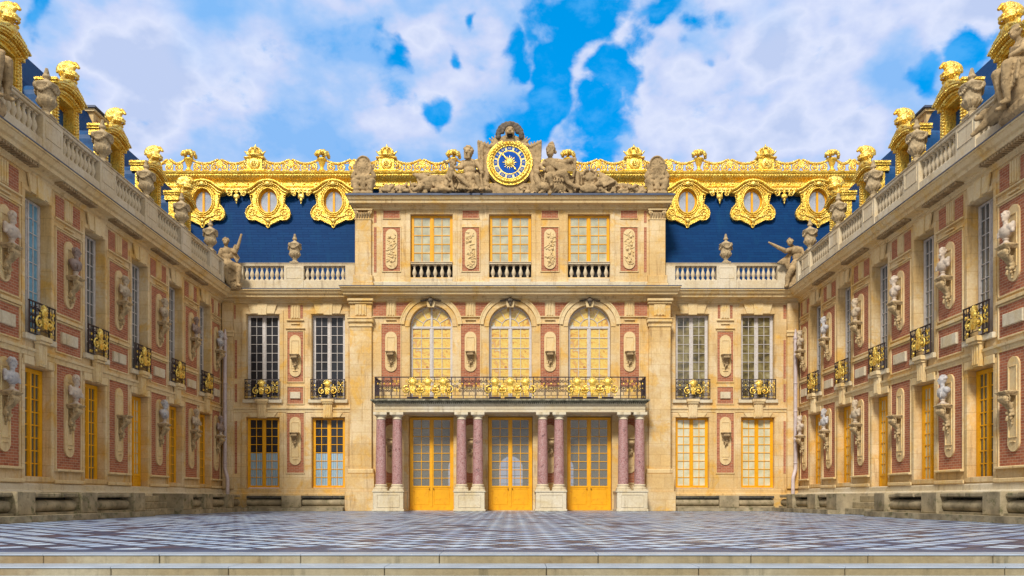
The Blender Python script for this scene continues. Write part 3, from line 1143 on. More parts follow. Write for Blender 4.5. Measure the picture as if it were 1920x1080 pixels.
# ------------------------------------------------------------------ urns
def urn_meshes():
    b = MB()
    m = URNST
    b.box(-0.20, 0.20, -0.20, 0.20, 0, 0.06, m)
    b.lathe([(0.18, 0.06), (0.17, 0.10), (0.10, 0.15), (0.09, 0.21), (0.13, 0.24), (0.11, 0.26), (0.17, 0.32), (0.24, 0.40), (0.26, 0.47), (0.265, 0.50), (0.25, 0.52),
             (0.24, 0.60), (0.27, 0.82), (0.29, 0.88), (0.31, 0.90), (0.31, 0.94), (0.22, 0.97)], 0, 0, m, 20)
    for i in range(12):                       # gadroons
        a = 2 * PI * i / 12
        b.cap((0.15 * math.cos(a), 0.15 * math.sin(a), 0.31), (0.25 * math.cos(a), 0.25 * math.sin(a), 0.45), 0.025, 0.04, m, 6)
    for i in range(4):                        # garlands and masks
        a0 = 2 * PI * i / 4 + PI / 4
        b.ball((0.29 * math.cos(a0), 0.29 * math.sin(a0), 0.86), (0.075, 0.075, 0.10), m, 8, 6)
        for k in range(9):
            t = k / 8
            a = a0 + t * PI / 2
            z = 0.86 - 0.17 * math.sin(PI * t)
            b.ball((0.285 * math.cos(a), 0.285 * math.sin(a), z), 0.045, m, 6, 5)
    body = b.mesh('urn_body')
    c = MB()
    c.lathe([(0.22, 0.965), (0.20, 1.0), (0.12, 1.05), (0.07, 1.09), (0.06, 1.12), (0.10, 1.15), (0.12, 1.19), (0.09, 1.23), (0.05, 1.26)], 0, 0, m, 16)
    for i in range(7):
        a = 2 * PI * i / 7
        c.cap((0.05 * math.cos(a), 0.05 * math.sin(a), 1.24), (0.03 * math.cos(a + 0.8), 0.03 * math.sin(a + 0.8), 1.42), 0.04, 0.012, m, 6)
    return body, c.mesh('flame_finial')


ME_URN, ME_FIN = urn_meshes()


def urn(loc, label, s=1.0, finial=True):
    e = empty('stone_urn', loc)
    tag(e, label, 'urn', 'carved stone urns on the balustrades')
    place('urn_body', ME_URN, e, scale=(s, s, s))
    if finial:
        place('flame_finial', ME_FIN, e, scale=(s, s, s))
    return e


# ------------------------------------------------------------------ shared facade pieces
def stone_frieze_block(b, x, z0, z1, w_, y):
    """fluted block of the frieze with a small guttae ledge"""
    b.bbox(x - w_ / 2, x + w_ / 2, y - 0.04, y - 0.001, z0, z1, TRIM, 0.008)
    for k in (-1, 0, 1):
        b.bbox(x + k * w_ * 0.28 - w_ * 0.085, x + k * w_ * 0.28 + w_ * 0.085, y - 0.075, y - 0.041, z0 + 0.03, z1 - 0.02, TRIM, 0.012)


def ledge(b, x0, x1, z, y, m=None):
    b.bbox(x0, x1, y - 0.09, y - 0.001, z, z + 0.045, m or TRIM, 0.012)


def keystones(b, x, w_, z0, z1, y):
    """flared lintel of voussoirs with a lower keystone"""
    hw = w_ * 0.36
    hk = w_ * 0.13
    t = z1 - z0
    for s in (-1, 1):
        pts = [(s * hk, z0), (s * (hw - 0.02), z0), (s * (hw + 0.12), z1), (s * (hk + 0.035), z1)]
        if s < 0:
            pts = pts[::-1]
        b.prism([(x + p[0], p[1]) for p in pts], y - 0.05, y - 0.001, TRIM)
    b.prism([(x - hk + 0.008, z0 - 0.06), (x + hk - 0.008, z0 - 0.06), (x + hk + 0.027, z1 + 0.01), (x - hk - 0.027, z1 + 0.01)], y - 0.085, y - 0.001, TRIM)


def sill_bracket(b, x, z_top, y):
    """projecting sill slab and its fluted bracket"""
    b.bbox(x - 0.30, x + 0.30, y - 0.24, y - 0.001, z_top - 0.14, z_top, TRIM, 0.015)
    b.bbox(x - 0.25, x + 0.25, y - 0.20, y - 0.001, z_top - 0.22, z_top - 0.141, TRIM, 0.015)
    zb = z_top - 0.85
    b.prism([(x - 0.17, zb), (x + 0.17, zb), (x + 0.22, z_top - 0.221), (x - 0.22, z_top - 0.221)], y - 0.13, y - 0.001, TRIM)
    for k in (-1, 0, 1):
        b.bbox(x + k * 0.105 - 0.034, x + k * 0.105 + 0.034, y - 0.155, y - 0.131, zb + 0.05, z_top - 0.26, TRIM, 0.01)


def brick_panel(parent, x0, x1, z0, z1, y, plaque=False, fr=0.045, framed=True):
    b = MB()
    b.box(x0, x1, y - 0.012, y + 0.02, z0, z1, BRICK)
    if framed:
        b.frame(x0, x1, z0, z1, y - 0.045, y + 0.02, fr, TRIM)
    o = b.obj('brick_panel', parent)
    if plaque:
        c = MB()
        cx, cz = (x0 + x1) / 2, (z0 + z1) / 2
        pw, ph = (x1 - x0) * 0.32, (z1 - z0) * 0.20
        c.bbox(cx - pw, cx + pw, y - 0.09, y - 0.012, cz - ph, cz + ph, PALE, 0.015)
        c.obj('plaque', o)
    return o


def dentils(b, x0, x1, z0, z1, y0, y1, step, wd, m):
    n = int((x1 - x0) / step)
    for i in range(n):
        x = x0 + (i + 0.5) * (x1 - x0) / n
        b.box(x - wd / 2, x + wd / 2, y0, y1, z0, z1, m)


# ================================================================== CENTRAL PALACE BUILDING
pal = empty('palace_building', (0, 0, 0))
tag(pal, 'central brick and cream stone palace front with arched windows, blue slate roof and gilded cresting', 'palace building')
YA = -0.45      # projecting middle bay plane
YT = -0.30      # attic plane
SW = [-11.6, -8.53, 8.53, 11.6]
CW = [-3.67, 0.0, 3.67]
PW = [-5.52, -1.84, 1.84, 5.52]
DOORW, DOORH = 2.08, 4.40
AX = 7.40       # half width of middle bay

m_ = MB()
holes = []
for x in SW:
    holes.append((x - 0.78, x + 0.78, 1.07, 4.37))
    holes.append((x - 0.78, x + 0.78, 5.22, 9.20))
m_.wall(-WX, -AX, 0, 9.72, 0, 0.42, [h for h in holes if h[0] < 0], LIME)
m_.wall(AX, WX, 0, 9.72, 0, 0.42, [h for h in holes if h[0] > 0], LIME)
# middle bay
ah = [(x - DOORW / 2, x + DOORW / 2, 0.03, DOORH) for x in CW] + [(x - 0.99, x + 0.99, 5.02, 8.55, 'arch') for x in CW]
m_.wall(-AX, AX, 0, 9.80, YA, 0.45, ah, LIME)
for s in (-1, 1):
    m_.add([(s * AX, YA, 0), (s * AX, 0.0, 0), (s * AX, 0.0, 9.8), (s * AX, YA, 9.8)], [(0, 1, 2, 3)], LIME)
# architraves round the side windows, base course, string course
for x in SW:
    m_.frame(x - 0.80, x + 0.80, 5.22, 9.22, -0.035, -0.001, 0.17, LIME)
    m_.frame(x - 0.80, x + 0.80, 1.07, 4.39, -0.035, -0.001, 0.17, LIME)
    keystones(m_, x, 1.56, 9.235, 9.70, -0.036)
    keystones(m_, x, 1.56, 4.30 + 0.09, 4.60, -0.036)
    sill_bracket(m_, x, 5.22, -0.037)
    m_.bbox(x - 0.92, x + 0.92, -0.12, -0.0355, 5.051, 5.22, PALE, 0.01)
for s in (-1, 1):
    xa, xb = sorted((s * AX, s * WX))
    m_.sweep(BASEC, xa, xb, LIME)
    m_.sweep([(o * 0.9, z) for o, z in STRING], xa, xb, TRIM)
    # corner pilaster strip
    xp = s * (WX - 0.32)
    m_.bbox(xp - 0.26, xp + 0.26, -0.16, -0.001, 1.03, 9.70, LIME, 0.01)
    m_.bbox(xp - 0.33, xp + 0.33, -0.26, -0.161, 8.30, 8.42, TRIM, 0.02)
    m_.bbox(xp - 0.30, xp + 0.30, -0.22, -0.161, 8.14, 8.299, TRIM, 0.02)
# frieze blocks on the side sections
for x in (-10.07, 10.07):
    stone_frieze_block(m_, x, 9.0, 9.66, 0.42, 0)
    ledge(m_, x - 0.40, x + 0.40, 8.90, 0)
    ledge(m_, x - 0.2, x + 0.2, 8.74, 0.02)
    ledge(m_, x - 0.45, x + 0.45, 8.52, 0)
# archivolts, imposts and frieze of the middle bay
for x in CW:
    m_.band(x, 8.55, 1.0, 1.20, 0, 180, YA - 0.035, YA - 0.001, LIME, 30)
    m_.band(x, 8.55, 1.24, 1.40, 4, 176, YA - 0.075, YA - 0.001, TRIM, 30)
    m_.band(x, 8.55, 1.40, 1.45, 4, 176, YA - 0.10, YA - 0.001, TRIM, 30)
    m_.prism([(x - 0.15, 9.42), (x + 0.15, 9.42), (x + 0.22, 9.80), (x - 0.22, 9.80)], YA - 0.14, YA - 0.001, TRIM)
for i in range(4):
    x = PW[i]
    xa = x - 0.62 if i else x - 0.9
    xb = x + 0.62 if i < 3 else x + 0.9
    ledge(m_, xa, xb, 8.97, YA)
    stone_frieze_block(m_, x, 9.03, 9.72, 0.40, YA)
    ledge(m_, x - 0.24, x + 0.24, 8.83, YA)
wall = m_.obj('wall', pal)

# carved keystone masks over the arches
for x in CW:
    b = MB()
    b.ball((x, YA - 0.2, 9.72), (0.13, 0.12, 0.14), DARKST, 10, 7)
    for s in (-1, 1):
        for k in range(5):
            b.ball((x + s * (0.12 + 0.075 * k), YA - 0.13, 9.76 - 0.012 * k), (0.07, 0.05, 0.045 + 0.01 * (k % 2)), DARKST, 7, 5)
    b.ball((x, YA - 0.3, 9.70), (0.03, 0.05, 0.035), DARKST, 6, 5)
    b.cap((x, YA - 0.2, 9.58), (x, YA - 0.15, 9.48), 0.07, 0.03, DARKST, 7)
    b.obj('keystone_mask', pal)

# big corner pilasters of the middle bay
for s in (-1, 1):
    b = MB()
    x = s * 6.90
    hw = 0.50
    b.bbox(x - hw, x + hw, YA - 0.16, YA - 0.001, 1.95, 8.52, LIME, 0.01)
    b.bbox(x - hw - 0.04, x + hw + 0.04, YA - 0.21, YA - 0.001, 8.50, 8.60, TRIM, 0.02)
    b.bbox(x - hw - 0.02, x + hw + 0.02, YA - 0.18, YA - 0.001, 8.601, 8.68, TRIM, 0.01)
    b.bbox(x - hw - 0.09, x + hw + 0.09, YA - 0.27, YA - 0.001, 8.681, 8.86, TRIM, 0.05)
    b.bbox(x - hw - 0.11, x + hw + 0.11, YA - 0.29, YA - 0.001, 8.861, 8.90, TRIM, 0.01)
    b.bbox(x - hw, x + hw, YA - 0.14, YA - 0.001, 8.901, 9.56, LIME, 0.01)
    stone_frieze_block(b, x, 9.02, 9.54, 0.52, YA - 0.14)
    b.bbox(x - hw - 0.06, x + hw + 0.06, YA - 0.24, YA - 0.001, 9.561, 9.66, TRIM, 0.03)
    b.bbox(x - hw - 0.10, x + hw + 0.10, YA - 0.32, YA - 0.001, 9.661, 9.80, TRIM, 0.03)
    b.bbox(x - hw - 0.10, x + hw + 0.10, YA - 0.26, YA - 0.001, 1.72, 1.949, TRIM, 0.04)
    b.bbox(x - hw - 0.14, x + hw + 0.14, YA - 0.30, YA - 0.001, 0.90, 1.719, LIME, 0.01)
    b.bbox(x - hw - 0.20, x + hw + 0.20, YA - 0.36, YA - 0.001, 0.0, 0.899, LIME, 0.01)
    b.obj('pilaster', pal)

# brick panels of the side sections
ME_PLQ_S = plaque_mesh(0.52, 1.95, inner=True)
ME_PLQ_L = plaque_mesh(0.52, 2.25, inner=True)
for s in (-1, 1):
    x = s * 10.07
    brick_panel(pal, x - 0.37, x + 0.37, 6.05, 8.40, 0)
    brick_panel(pal, x - 0.37, x + 0.37, 5.02, 5.80, 0, plaque=True)
    brick_panel(pal, x - 0.40, x + 0.40, 1.78, 4.58, 0)
    for q in (-1, 1):
        brick_panel(pal, x + q * 0.29 - 0.055, x + q * 0.29 + 0.055, 9.02, 9.64, 0, framed=False)
    place('plaque', ME_PLQ_S, pal, (x, -0.012, 6.28))
    place('plaque', ME_PLQ_L, pal, (x, -0.012, 2.15))
    place('console', ME_CONS_S, pal, (x, -0.06, 7.30))
    place('console', ME_CONS_S, pal, (x, -0.06, 3.66))
    for z0, z1 in ((1.75, 4.2), (5.1, 5.95), (6.2, 8.0)):
        xx = s * (WX - 0.66)
        brick_panel(pal, xx - 0.055, xx + 0.055, z0, z1, 0, framed=False)
    brick_panel(pal, s * (WX - 0.62) - 0.1, s * (WX - 0.62) + 0.03, 9.0, 9.64, -0.0, framed=False)

# brick panels of the middle bay
ME_PLQ_C = plaque_mesh(0.54, 1.85)
for i, x in enumerate(PW):
    brick_panel(pal, x - 0.44, x + 0.44, 5.75, 8.66, YA)
    brick_panel(pal, x - 0.44, x + 0.44, 1.3, 4.30, YA)
    place('plaque', ME_PLQ_C, pal, (x, YA - 0.012, 6.45))
    place('plaque', ME_PLQ_L, pal, (x, YA - 0.012, 1.75))
    place('console', ME_CONS_S, pal, (x, YA - 0.06, 7.36))
    place('console', ME_CONS, pal, (x, YA - 0.06, 3.35))
# brick of the spandrels, cut to the arch
for i in range(4):
    x = PW[i]
    for q in (-1, 1):
        k = i + (0 if q > 0 else -1)          # arch on that side
        edge_out = (i == 0 and q < 0) or (i == 3 and q > 0)
        b = MB()
        z0, z1 = 9.03, 9.66
        if edge_out:
            xa, xb = sorted((x + q * 0.24, x + q * 0.83))
            b.box(xa, xb, YA - 0.014, YA + 0.01, z0, z1, BRICK)
        else:
            cx = CW[k]
            pts = []
            for j in range(9):
                z = z0 + (z1 - z0) * j / 8
                dx = math.sqrt(max(0, 1.475 ** 2 - (z - 8.55) ** 2))
                pts.append((cx - q * dx, z))
            poly = [(x + q * 0.24, z1), (x + q * 0.24, z0)] + pts
            b.prism(poly if q > 0 else poly, YA - 0.014, YA + 0.01, BRICK)
        b.obj('brick_panel', pal)

# cornices
b = MB()
b.sweep(CORN, -WX, -AX + 0.1, TRIM, m0=1.0)
b.sweep(CORN, AX - 0.1, WX, TRIM, m1=-1.0)
b.sweep(LEADTOP, -WX, -AX + 0.1, LEAD, m0=1.0)
b.sweep(LEADTOP, AX - 0.1, WX, LEAD, m1=-1.0)
b.sweep([(-YA + o * 1.08, z + 0.006) for o, z in CORN], -AX - 0.02, AX + 0.02, TRIM)
# the middle cornice turns the corner with mitred ends
b.v = [Vector(v) for v in b.v]
b.obj('cornice', pal)
b = MB()
prof = [(-YA + 0.002 + o * 1.12, z + 0.004) for o, z in CORN]
for s in (-1, 1):
    # return: profile growing outwards in x
    n = len(CORN)
    vs = []
    for o, z in CORN:
        vs.append((s * (AX + 0.02 + o * 0.55), YA - o * 1.08, z + 0.006))
    for o, z in CORN:
        vs.append((s * (AX + 0.02 + o * 0.55), 0.3, z + 0.006))
    fs = [(i, i + n, (i + 1) % n + n, (i + 1) % n) for i in range(n)]
    vs2 = [(s * (AX + 0.02), YA - o * 1.08, z + 0.006) for o, z in CORN]
    b.add(vs, fs, TRIM)
    b.add(vs[:n] + vs2, [(i, (i + 1) % n, (i + 1) % n + n, i + n) for i in range(n)], TRIM)
b.box(-AX - 0.40, AX + 0.40, YA - 0.735, 0.3, 10.2525, 10.28, LEAD)
b.obj('cornice', pal)

# ---- attic storey
AZ0, AZ1 = 10.29, 14.06
m_ = MB()
ATW = [-3.66, 0.0, 3.66]
m_.wall(-7.22, 7.22, AZ0, AZ1, YT, 0.30, [(x - 0.98, x + 0.98, 10.86, 13.79) for x in ATW], LIME)
for s in (-1, 1):
    m_.add([(s * 7.22, YT, AZ0), (s * 7.22, 3.4, AZ0), (s * 7.22, 3.4, AZ1), (s * 7.22, YT, AZ1)], [(0, 1, 2, 3)], LIME)
m_.box(-7.2, 7.2, 3.2, 3.4, AZ0, AZ1, LIME)
for x in ATW:
    m_.frame(x - 0.99, x + 0.99, 10.86, 13.80, YT - 0.03, YT - 0.001, 0.20, LIME)
m_.bbox(-7.3, 7.3, YT - 0.12, YT - 0.001, AZ0, 10.64, PALE, 0.02)
m_.obj('attic_wall', pal)
for s in (-1, 1):
    b = MB()
    x = s * 6.82
    b.bbox(x - 0.37, x + 0.37, YT - 0.13, YT - 0.001, 10.92, 13.50, LIME, 0.01)
    b.bbox(x - 0.45, x + 0.45, YT - 0.22, YT - 0.001, 10.55, 10.919, LIME, 0.02)
    b.bbox(x - 0.50, x + 0.50, YT - 0.26, YT - 0.001, 10.29, 10.549, LIME, 0.02)
    b.bbox(x - 0.36, x + 0.36, YT - 0.11, YT - 0.001, 13.501, 13.88, LIME, 0.01)
    b.bbox(x - 0.40, x + 0.40, YT - 0.16, YT - 0.001, 13.50, 13.55, TRIM, 0.01)
    for k in range(6):
        b.cap((x - 0.3 + 0.12 * k, YT - 0.13, 13.58), (x - 0.3 + 0.12 * k, YT - 0.17, 13.78), 0.035, 0.05, SCULPT, 6)
    for q in (-1, 1):
        scroll(b, x + q * 0.30, 13.84, 0.10, 1.3, 90, -q, YT - 0.17, 0.03, TRIM)
    b.bbox(x - 0.44, x + 0.44, YT - 0.22, YT - 0.001, 13.93, 13.99, TRIM, 0.01)
    b.obj('pilaster', pal)
b = MB()
AC = [(0, 14.0), (0.07, 14.0), (0.10, 14.08), (0.16, 14.10), (0.18, 14.17), (0.42, 14.19), (0.44, 14.30), (0.50, 14.33), (0.56, 14.44), (0.60, 14.46), (0, 14.47)]
n = len(AC)
vs = []
for (sx, yb) in ((-1, 0), (1, 0)):
    pass
ring = []
for k, (cx, cy) in enumerate([(-7.22, 3.3), (-7.22, YT), (7.22, YT), (7.22, 3.3)]):
    for o, z in AC:
        ox = -o if cx < 0 else o
        ring.append((cx + ox * 0.5, cy - (o if cy < 0 else 0), z))
fs = []
for k in range(3):
    for i in range(n - 1):
        fs.append((k * n + i, (k + 1) * n + i, (k + 1) * n + i + 1, k * n + i + 1))
b.add(ring, fs, TRIM)
b.box(-7.55, 7.55, YT - 0.62, 3.3, 14.471, 14.56, LEAD)
b.obj('cornice', pal)
# attic brick and carved plaques
for i, x in enumerate(PW):
    brick_panel(pal, x - 0.38, x + 0.38, 13.60, 14.02 - 0.05, YT, fr=0.03)
    brick_panel(pal, x - 0.40, x + 0.40, 11.15, 13.18, YT)
    place('plaque', plaque_mesh(0.54, 1.86, inner=False, relief=i + 1.5), pal, (x, YT - 0.012, 11.24))
for s in (-1, 1):
    brick_panel(pal, s * 6.28 - 0.06, s * 6.28 + 0.06, 11.1, 13.2, YT, framed=False)
    brick_panel(pal, s * 6.28 - 0.06, s * 6.28 + 0.06, 13.4, 13.95, YT, framed=False)

# attic windows with their balustrades
ME_AW = win_mesh(1.94, 2.24, 4, 5, YPAINT)
ME_AP = pane_mesh(1.94, 0.05, 2.2, G_ATTIC)
for x in ATW:
    window(pal, ME_AW, [('pane', ME_AP)], x, YT + 0.16, 11.53)
    balustrade(pal, [(x - 0.97, x + 0.97)], [], 10.60, YT + 0.10, base_h=0.2, rail_h=0.12, n_step=0.31, base=True)
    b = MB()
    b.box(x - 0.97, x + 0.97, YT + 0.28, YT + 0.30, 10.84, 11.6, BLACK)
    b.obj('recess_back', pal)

# ---- main windows
ME_UW = win_mesh(1.54, 3.96, 4, 9, WPAINT, bar=0.022, mul=0.09)
ME_LW = win_mesh(1.54, 3.28, 4, 8, YPAINT, fr=0.085, mul=0.085, bar=0.028)
P_DARK = pane_mesh(1.54, 0.05, 3.92, G_DARK)
P_BLIND = pane_mesh(1.54, 0.05, 3.92, G_BLIND)
P_LD = pane_mesh(1.54, 1.66, 3.25, G_DARK)
P_LC = pane_mesh(1.54, 0.05, 1.65, G_CURT)
P_CREAM = pane_mesh(1.54, 0.05, 3.25, G_CREAM)
ME_RAIL, ME_ORN = railing_meshes(1.62, 0.93)
for x in SW:
    window(pal, ME_UW, [('pane', P_DARK if x < 0 else P_BLIND)], x, 0.24, 5.23)
    window(pal, ME_LW, [('pane', P_LD), ('curtain', P_LC)] if x < 0 else [('curtain', P_CREAM)], x, 0.20, 1.08)
    r_ = place('balcony_railing', ME_RAIL, pal, (x, -0.14, 5.23))
    place('gold_ornament', ME_ORN, r_)
ME_ARW = win_mesh(1.96, 3.42, 4, 7, WPAINT, arch=True, bar=0.026, fr=0.06, mul=0.085)
P_AR = pane_mesh(1.96, 0.05, 3.42, G_GOLD, arch=True)
for x in CW:
    window(pal, ME_ARW, [('pane', P_AR)], x, YA + 0.26, 5.13, 'arched_window')
# ---- doors
ME_DOOR = win_mesh(2.04, 4.32, 4, 8, YPAINT, panel=1.10, fr=0.12, mul=0.10, bar=0.028)
P_DOOR = pane_mesh(1.9, 1.08, 4.25, G_HAZE)
for x in CW:
    d = window(pal, ME_DOOR, [('pane', P_DOOR)], x, YA + 0.25, 0.04, 'door')
    b = MB()
    for s in (-1, 1):
        b.ball((s * 0.10, -0.035, 0.98), 0.028, IRON, 8, 6)
    b.obj('door_handle', d)

# ---- hall behind the doors, open to the garden side through three arches
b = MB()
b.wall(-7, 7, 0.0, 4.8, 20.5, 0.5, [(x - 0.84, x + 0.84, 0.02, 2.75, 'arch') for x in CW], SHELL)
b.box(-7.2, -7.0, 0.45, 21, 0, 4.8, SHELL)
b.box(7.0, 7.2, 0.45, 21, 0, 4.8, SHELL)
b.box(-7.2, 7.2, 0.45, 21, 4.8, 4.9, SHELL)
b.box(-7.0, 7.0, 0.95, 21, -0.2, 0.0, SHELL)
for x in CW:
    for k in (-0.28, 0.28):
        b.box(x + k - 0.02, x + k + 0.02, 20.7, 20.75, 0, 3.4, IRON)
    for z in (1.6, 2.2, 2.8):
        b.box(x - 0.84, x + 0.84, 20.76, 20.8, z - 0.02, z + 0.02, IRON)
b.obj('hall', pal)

# ---- balustrades over the side sections
for s in (-1, 1):
    f = (lambda a, c: tuple(sorted((s * a, s * c))))
    balustrade(pal, [f(7.72, 9.62), f(10.58, 12.45)], [f(7.25, 7.70), f(9.64, 10.56), f(12.47, 13.0)], 10.275, 0.0, base_h=0.5)
# ---- slate roof
b = MB()
b.prism([(-17.6, 10.9), (17.6, 10.9), (17.6, 16.0), (-17.6, 16.0)], 0, 0.1, SLATE)
for v in b.v:
    t = (v.z - 10.9) / 5.1
    v.y += 0.95 + t * 0.95
b.box(-17.6, 17.6, 0.3, 0.95, 10.2, 10.5, LEAD)
b.box(-17.6, 17.6, 1.98, 8.0, 15.9, 16.2, LEADBLUE)
b.obj('roof', pal)

# gilded entablature of the roof
YR = 1.62
b = MB()
gp = [(-YR - 0.30, 15.72), (-YR, 15.72), (-YR, 15.78), (-YR + 0.05, 15.80), (-YR + 0.03, 15.84), (-YR + 0.03, 16.02), (-YR + 0.07, 16.04), (-YR + 0.10, 16.09), (-YR + 0.22, 16.16), (-YR + 0.30, 16.27), (-YR + 0.30, 16.33),
      (-YR + 0.36, 16.35), (-YR + 0.38, 16.42), (-YR + 0.2, 16.47), (-YR - 0.30, 16.48)]
b.sweep(gp, -17.4, 17.4, GOLD)
rnd = random.Random(5)
x = -17.2
while x < 17.2:                     # rosettes on the frieze
    b.ball((x, YR - 0.04, 15.93), (0.055, 0.04, 0.055), GOLDR, 8, 5)
    x += 0.55
x = -17.3
while x < 17.3:                     # leaf moulding
    b.cap((x, YR - 0.14, 16.10), (x, YR - 0.27, 16.24), 0.03, 0.045, GOLDR, 5)
    x += 0.13
b.obj('gilded_cornice', pal)

OX = [-14.95, -11.77, -8.6, 8.6, 11.77, 14.95]
# lace valance hanging between the round windows
for xa, xb in ((-17.3, -15.95), (-13.95, -12.75), (-10.8, -9.6), (-7.6, -7.3), (7.3, 7.6), (9.6, 10.8), (12.75, 13.95), (15.95, 17.3)):
    b = MB()
    L = xb - xa
    cx = (xa + xb) / 2
    b.bbox(xa, xb, YR - 0.10, YR + 0.1, 15.60, 15.719, GOLDR, 0.02)
    nn = max(1, int(L / 0.2))
    for i in range(nn):
        x = xa + L * (i + 0.5) / nn
        dep = 0.12 + 0.34 * max(0, 1 - abs(x - cx) / (L * 0.30)) if L > 1 else 0.12
        b.band(x, 15.56, 0.055, 0.10, 180, 360, YR - 0.12, YR - 0.02, GOLDR, 8)
        b.cap((x, YR - 0.07, 15.58), (x, YR - 0.07, 15.58 - dep), 0.055, 0.045, GOLDR, 6)
    if L > 1:
        b.ball((cx, YR - 0.08, 15.30), (0.17, 0.07, 0.14), GOLDR, 8, 6)
        b.ball((cx, YR - 0.08, 15.12), (0.075, 0.06, 0.10), GOLDR, 8, 6)
        b.ball((cx, YR - 0.08, 14.98), (0.03, 0.03, 0.06), GOLDR, 6, 5)
        for s in (-1, 1):
            scroll(b, cx + s * 0.33, 15.42, 0.13, 1.3, 90, -s, YR - 0.08, 0.035, GOLDR)
    b.obj('gilded_valance', pal)


# round windows in gilded cartouches
def cartouche_mesh():
    b = MB()
    half = [(0.0, -1.32), (0.07, -1.27), (0.10, -1.18), (0.20, -1.12), (0.42, -1.02), (0.60, -0.92), (0.72, -0.95), (0.86, -0.92), (0.95, -0.80), (0.99, -0.62), (0.95, -0.42),
            (0.82, -0.22), (0.74, -0.02), (0.72, 0.20), (0.73, 0.32), (0.90, 0.36), (1.0, 0.46), (0.98, 0.56), (0.80, 0.60), (0.66, 0.74), (0.46, 0.88), (0.24, 0.96), (0.0, 0.98)]
    outer = half + [(-x, z) for x, z in reversed(half[1:-1])]
    # ring-shaped front: outline to ellipse
    N = len(outer)
    rx, rz, cz = 0.47, 0.60, 0.0
    inner = []
    for x, z in outer:
        a = math.atan2(z / rz, x / rx)
        inner.append((rx * math.cos(a), cz + rz * math.sin(a)))
    vs = [(x, -0.10, z) for x, z in outer] + [(x, -0.10, z) for x, z in inner] + [(x, 0.5, z) for x, z in outer] + [(x, 0.3, z) for x, z in inner]
    fs = []
    for i in range(N):
        j = (i + 1) % N
        fs.append((i, j, N + j, N + i))
        fs.append((i, 2 * N + i, 2 * N + j, j))
        fs.append((N + i, N + j, 3 * N + j, 3 * N + i))
    b.add(vs, fs, GOLD)
    # oval mouldings
    for k, (dr, rad, y) in enumerate(((0.02, 0.035, -0.14), (0.10, 0.03, -0.13))):
        b.tube([((rx + dr) * math.cos(2 * PI * i / 40), y, (rz + dr) * math.sin(2 * PI * i / 40)) for i in range(40)], rad, GOLD, 6, closed=True)
    # arched hood
    hood = [(0.98, 0.50), (0.80, 0.58), (0.66, 0.72), (0.46, 0.87), (0.24, 0.955), (0, 0.985), (-0.24, 0.955), (-0.46, 0.87), (-0.66, 0.72), (-0.80, 0.58), (-0.98, 0.50)]
    b.tube([(x, -0.20, z) for x, z in hood], 0.07, GOLD, 8)
    b.tube([(x * 0.9, -0.14, z - 0.12) for x, z in hood], 0.045, GOLDR, 6)
    for i in range(15):
        a = R(28 + 124 * i / 14)
        b.ball((0.66 * math.cos(a), -0.14, 0.78 * math.sin(a)), 0.042, GOLDR, 6, 4)
    b.ball((0, -0.2, 0.80), (0.15, 0.09, 0.12), GOLDR, 9, 6)
    for s in (-1, 1):
        scroll(b, s * 0.17, 0.80, 0.10, 1.2, 90, -s, -0.2, 0.028, GOLDR)
        for k in range(7):                                   # husk drops down the sides
            b.ball((s * (0.80 - 0.012 * k), -0.13, 0.26 - 0.085 * k), (0.035, 0.04, 0.045), GOLDR, 6, 4)
        scroll(b, s * 0.74, -0.58, 0.19, 1.5, 60 if s > 0 else 120, s, -0.12, 0.034, GOLDR)
        scroll(b, s * 0.80, -0.84, 0.10, 1.2, 90, -s, -0.12, 0.03, GOLDR)
        b.tube([(s * x, -0.13, z) for x, z in half[2:12]], 0.03, GOLDR, 5)
        b.tube([(s * 0.10, -0.13, -0.92), (s * 0.30, -0.13, -0.80), (s * 0.52, -0.13, -0.74)], 0.035, GOLDR, 6)
    b.tube([(-0.6, -0.13, -0.70), (-0.3, -0.14, -0.76), (0, -0.14, -0.78), (0.3, -0.14, -0.76), (0.6, -0.13, -0.70)], 0.03, GOLDR, 5)
    b.ball((0, -0.14, -0.96), (0.13, 0.08, 0.12), GOLDR, 9, 6)
    b.ball((0, -0.12, -1.14), (0.07, 0.06, 0.10), GOLDR, 8, 6)
    return b.mesh('round_window')


def oval_sash():
    b = MB()
    N = 32
    rx, rz = 0.47, 0.60
    b.add([(rx * k * math.cos(2 * PI * i / N), y, rz * k * math.sin(2 * PI * i / N)) for k, y in ((1.0, 0.0), (0.84, 0.0), (0.84, 0.06), (1.0, 0.06)) for i in range(N)],
          [(q * N + i, q * N + (i + 1) % N, ((q + 1) % 4) * N + (i + 1) % N, ((q + 1) % 4) * N + i) for q in range(4) for i in range(N)], YPAINT)
    b.box(-0.05, 0.05, -0.02, 0.05, -0.55, 0.55, YPAINT)
    c = MB()
    c.prism([(rx * 0.9 * math.cos(2 * PI * i / N), rz * 0.9 * math.sin(2 * PI * i / N)) for i in range(N)], 0.03, 0.04, G_OVAL)
    return b.mesh('sash'), c.mesh('pane')


G_OVAL = glassmat('oval_window_glass', (0.30, 0.34, 0.42), 0.25, 0.05, 0.3)
ME_CART = cartouche_mesh()
for v_ in ME_CART.vertices:
    if abs(v_.co.x) > 0.62:
        v_.co.x += math.copysign((abs(v_.co.x) - 0.62) * 0.25, v_.co.x)
ME_SASH, ME_OP = oval_sash()
for x in OX:
    o = place('round_window', ME_CART, pal, (x, YR - 0.12, 15.03))
    s_ = place('sash', ME_SASH, o, (0, 0.05, 0))
    place('pane', ME_OP, o, (0, 0.05, 0))


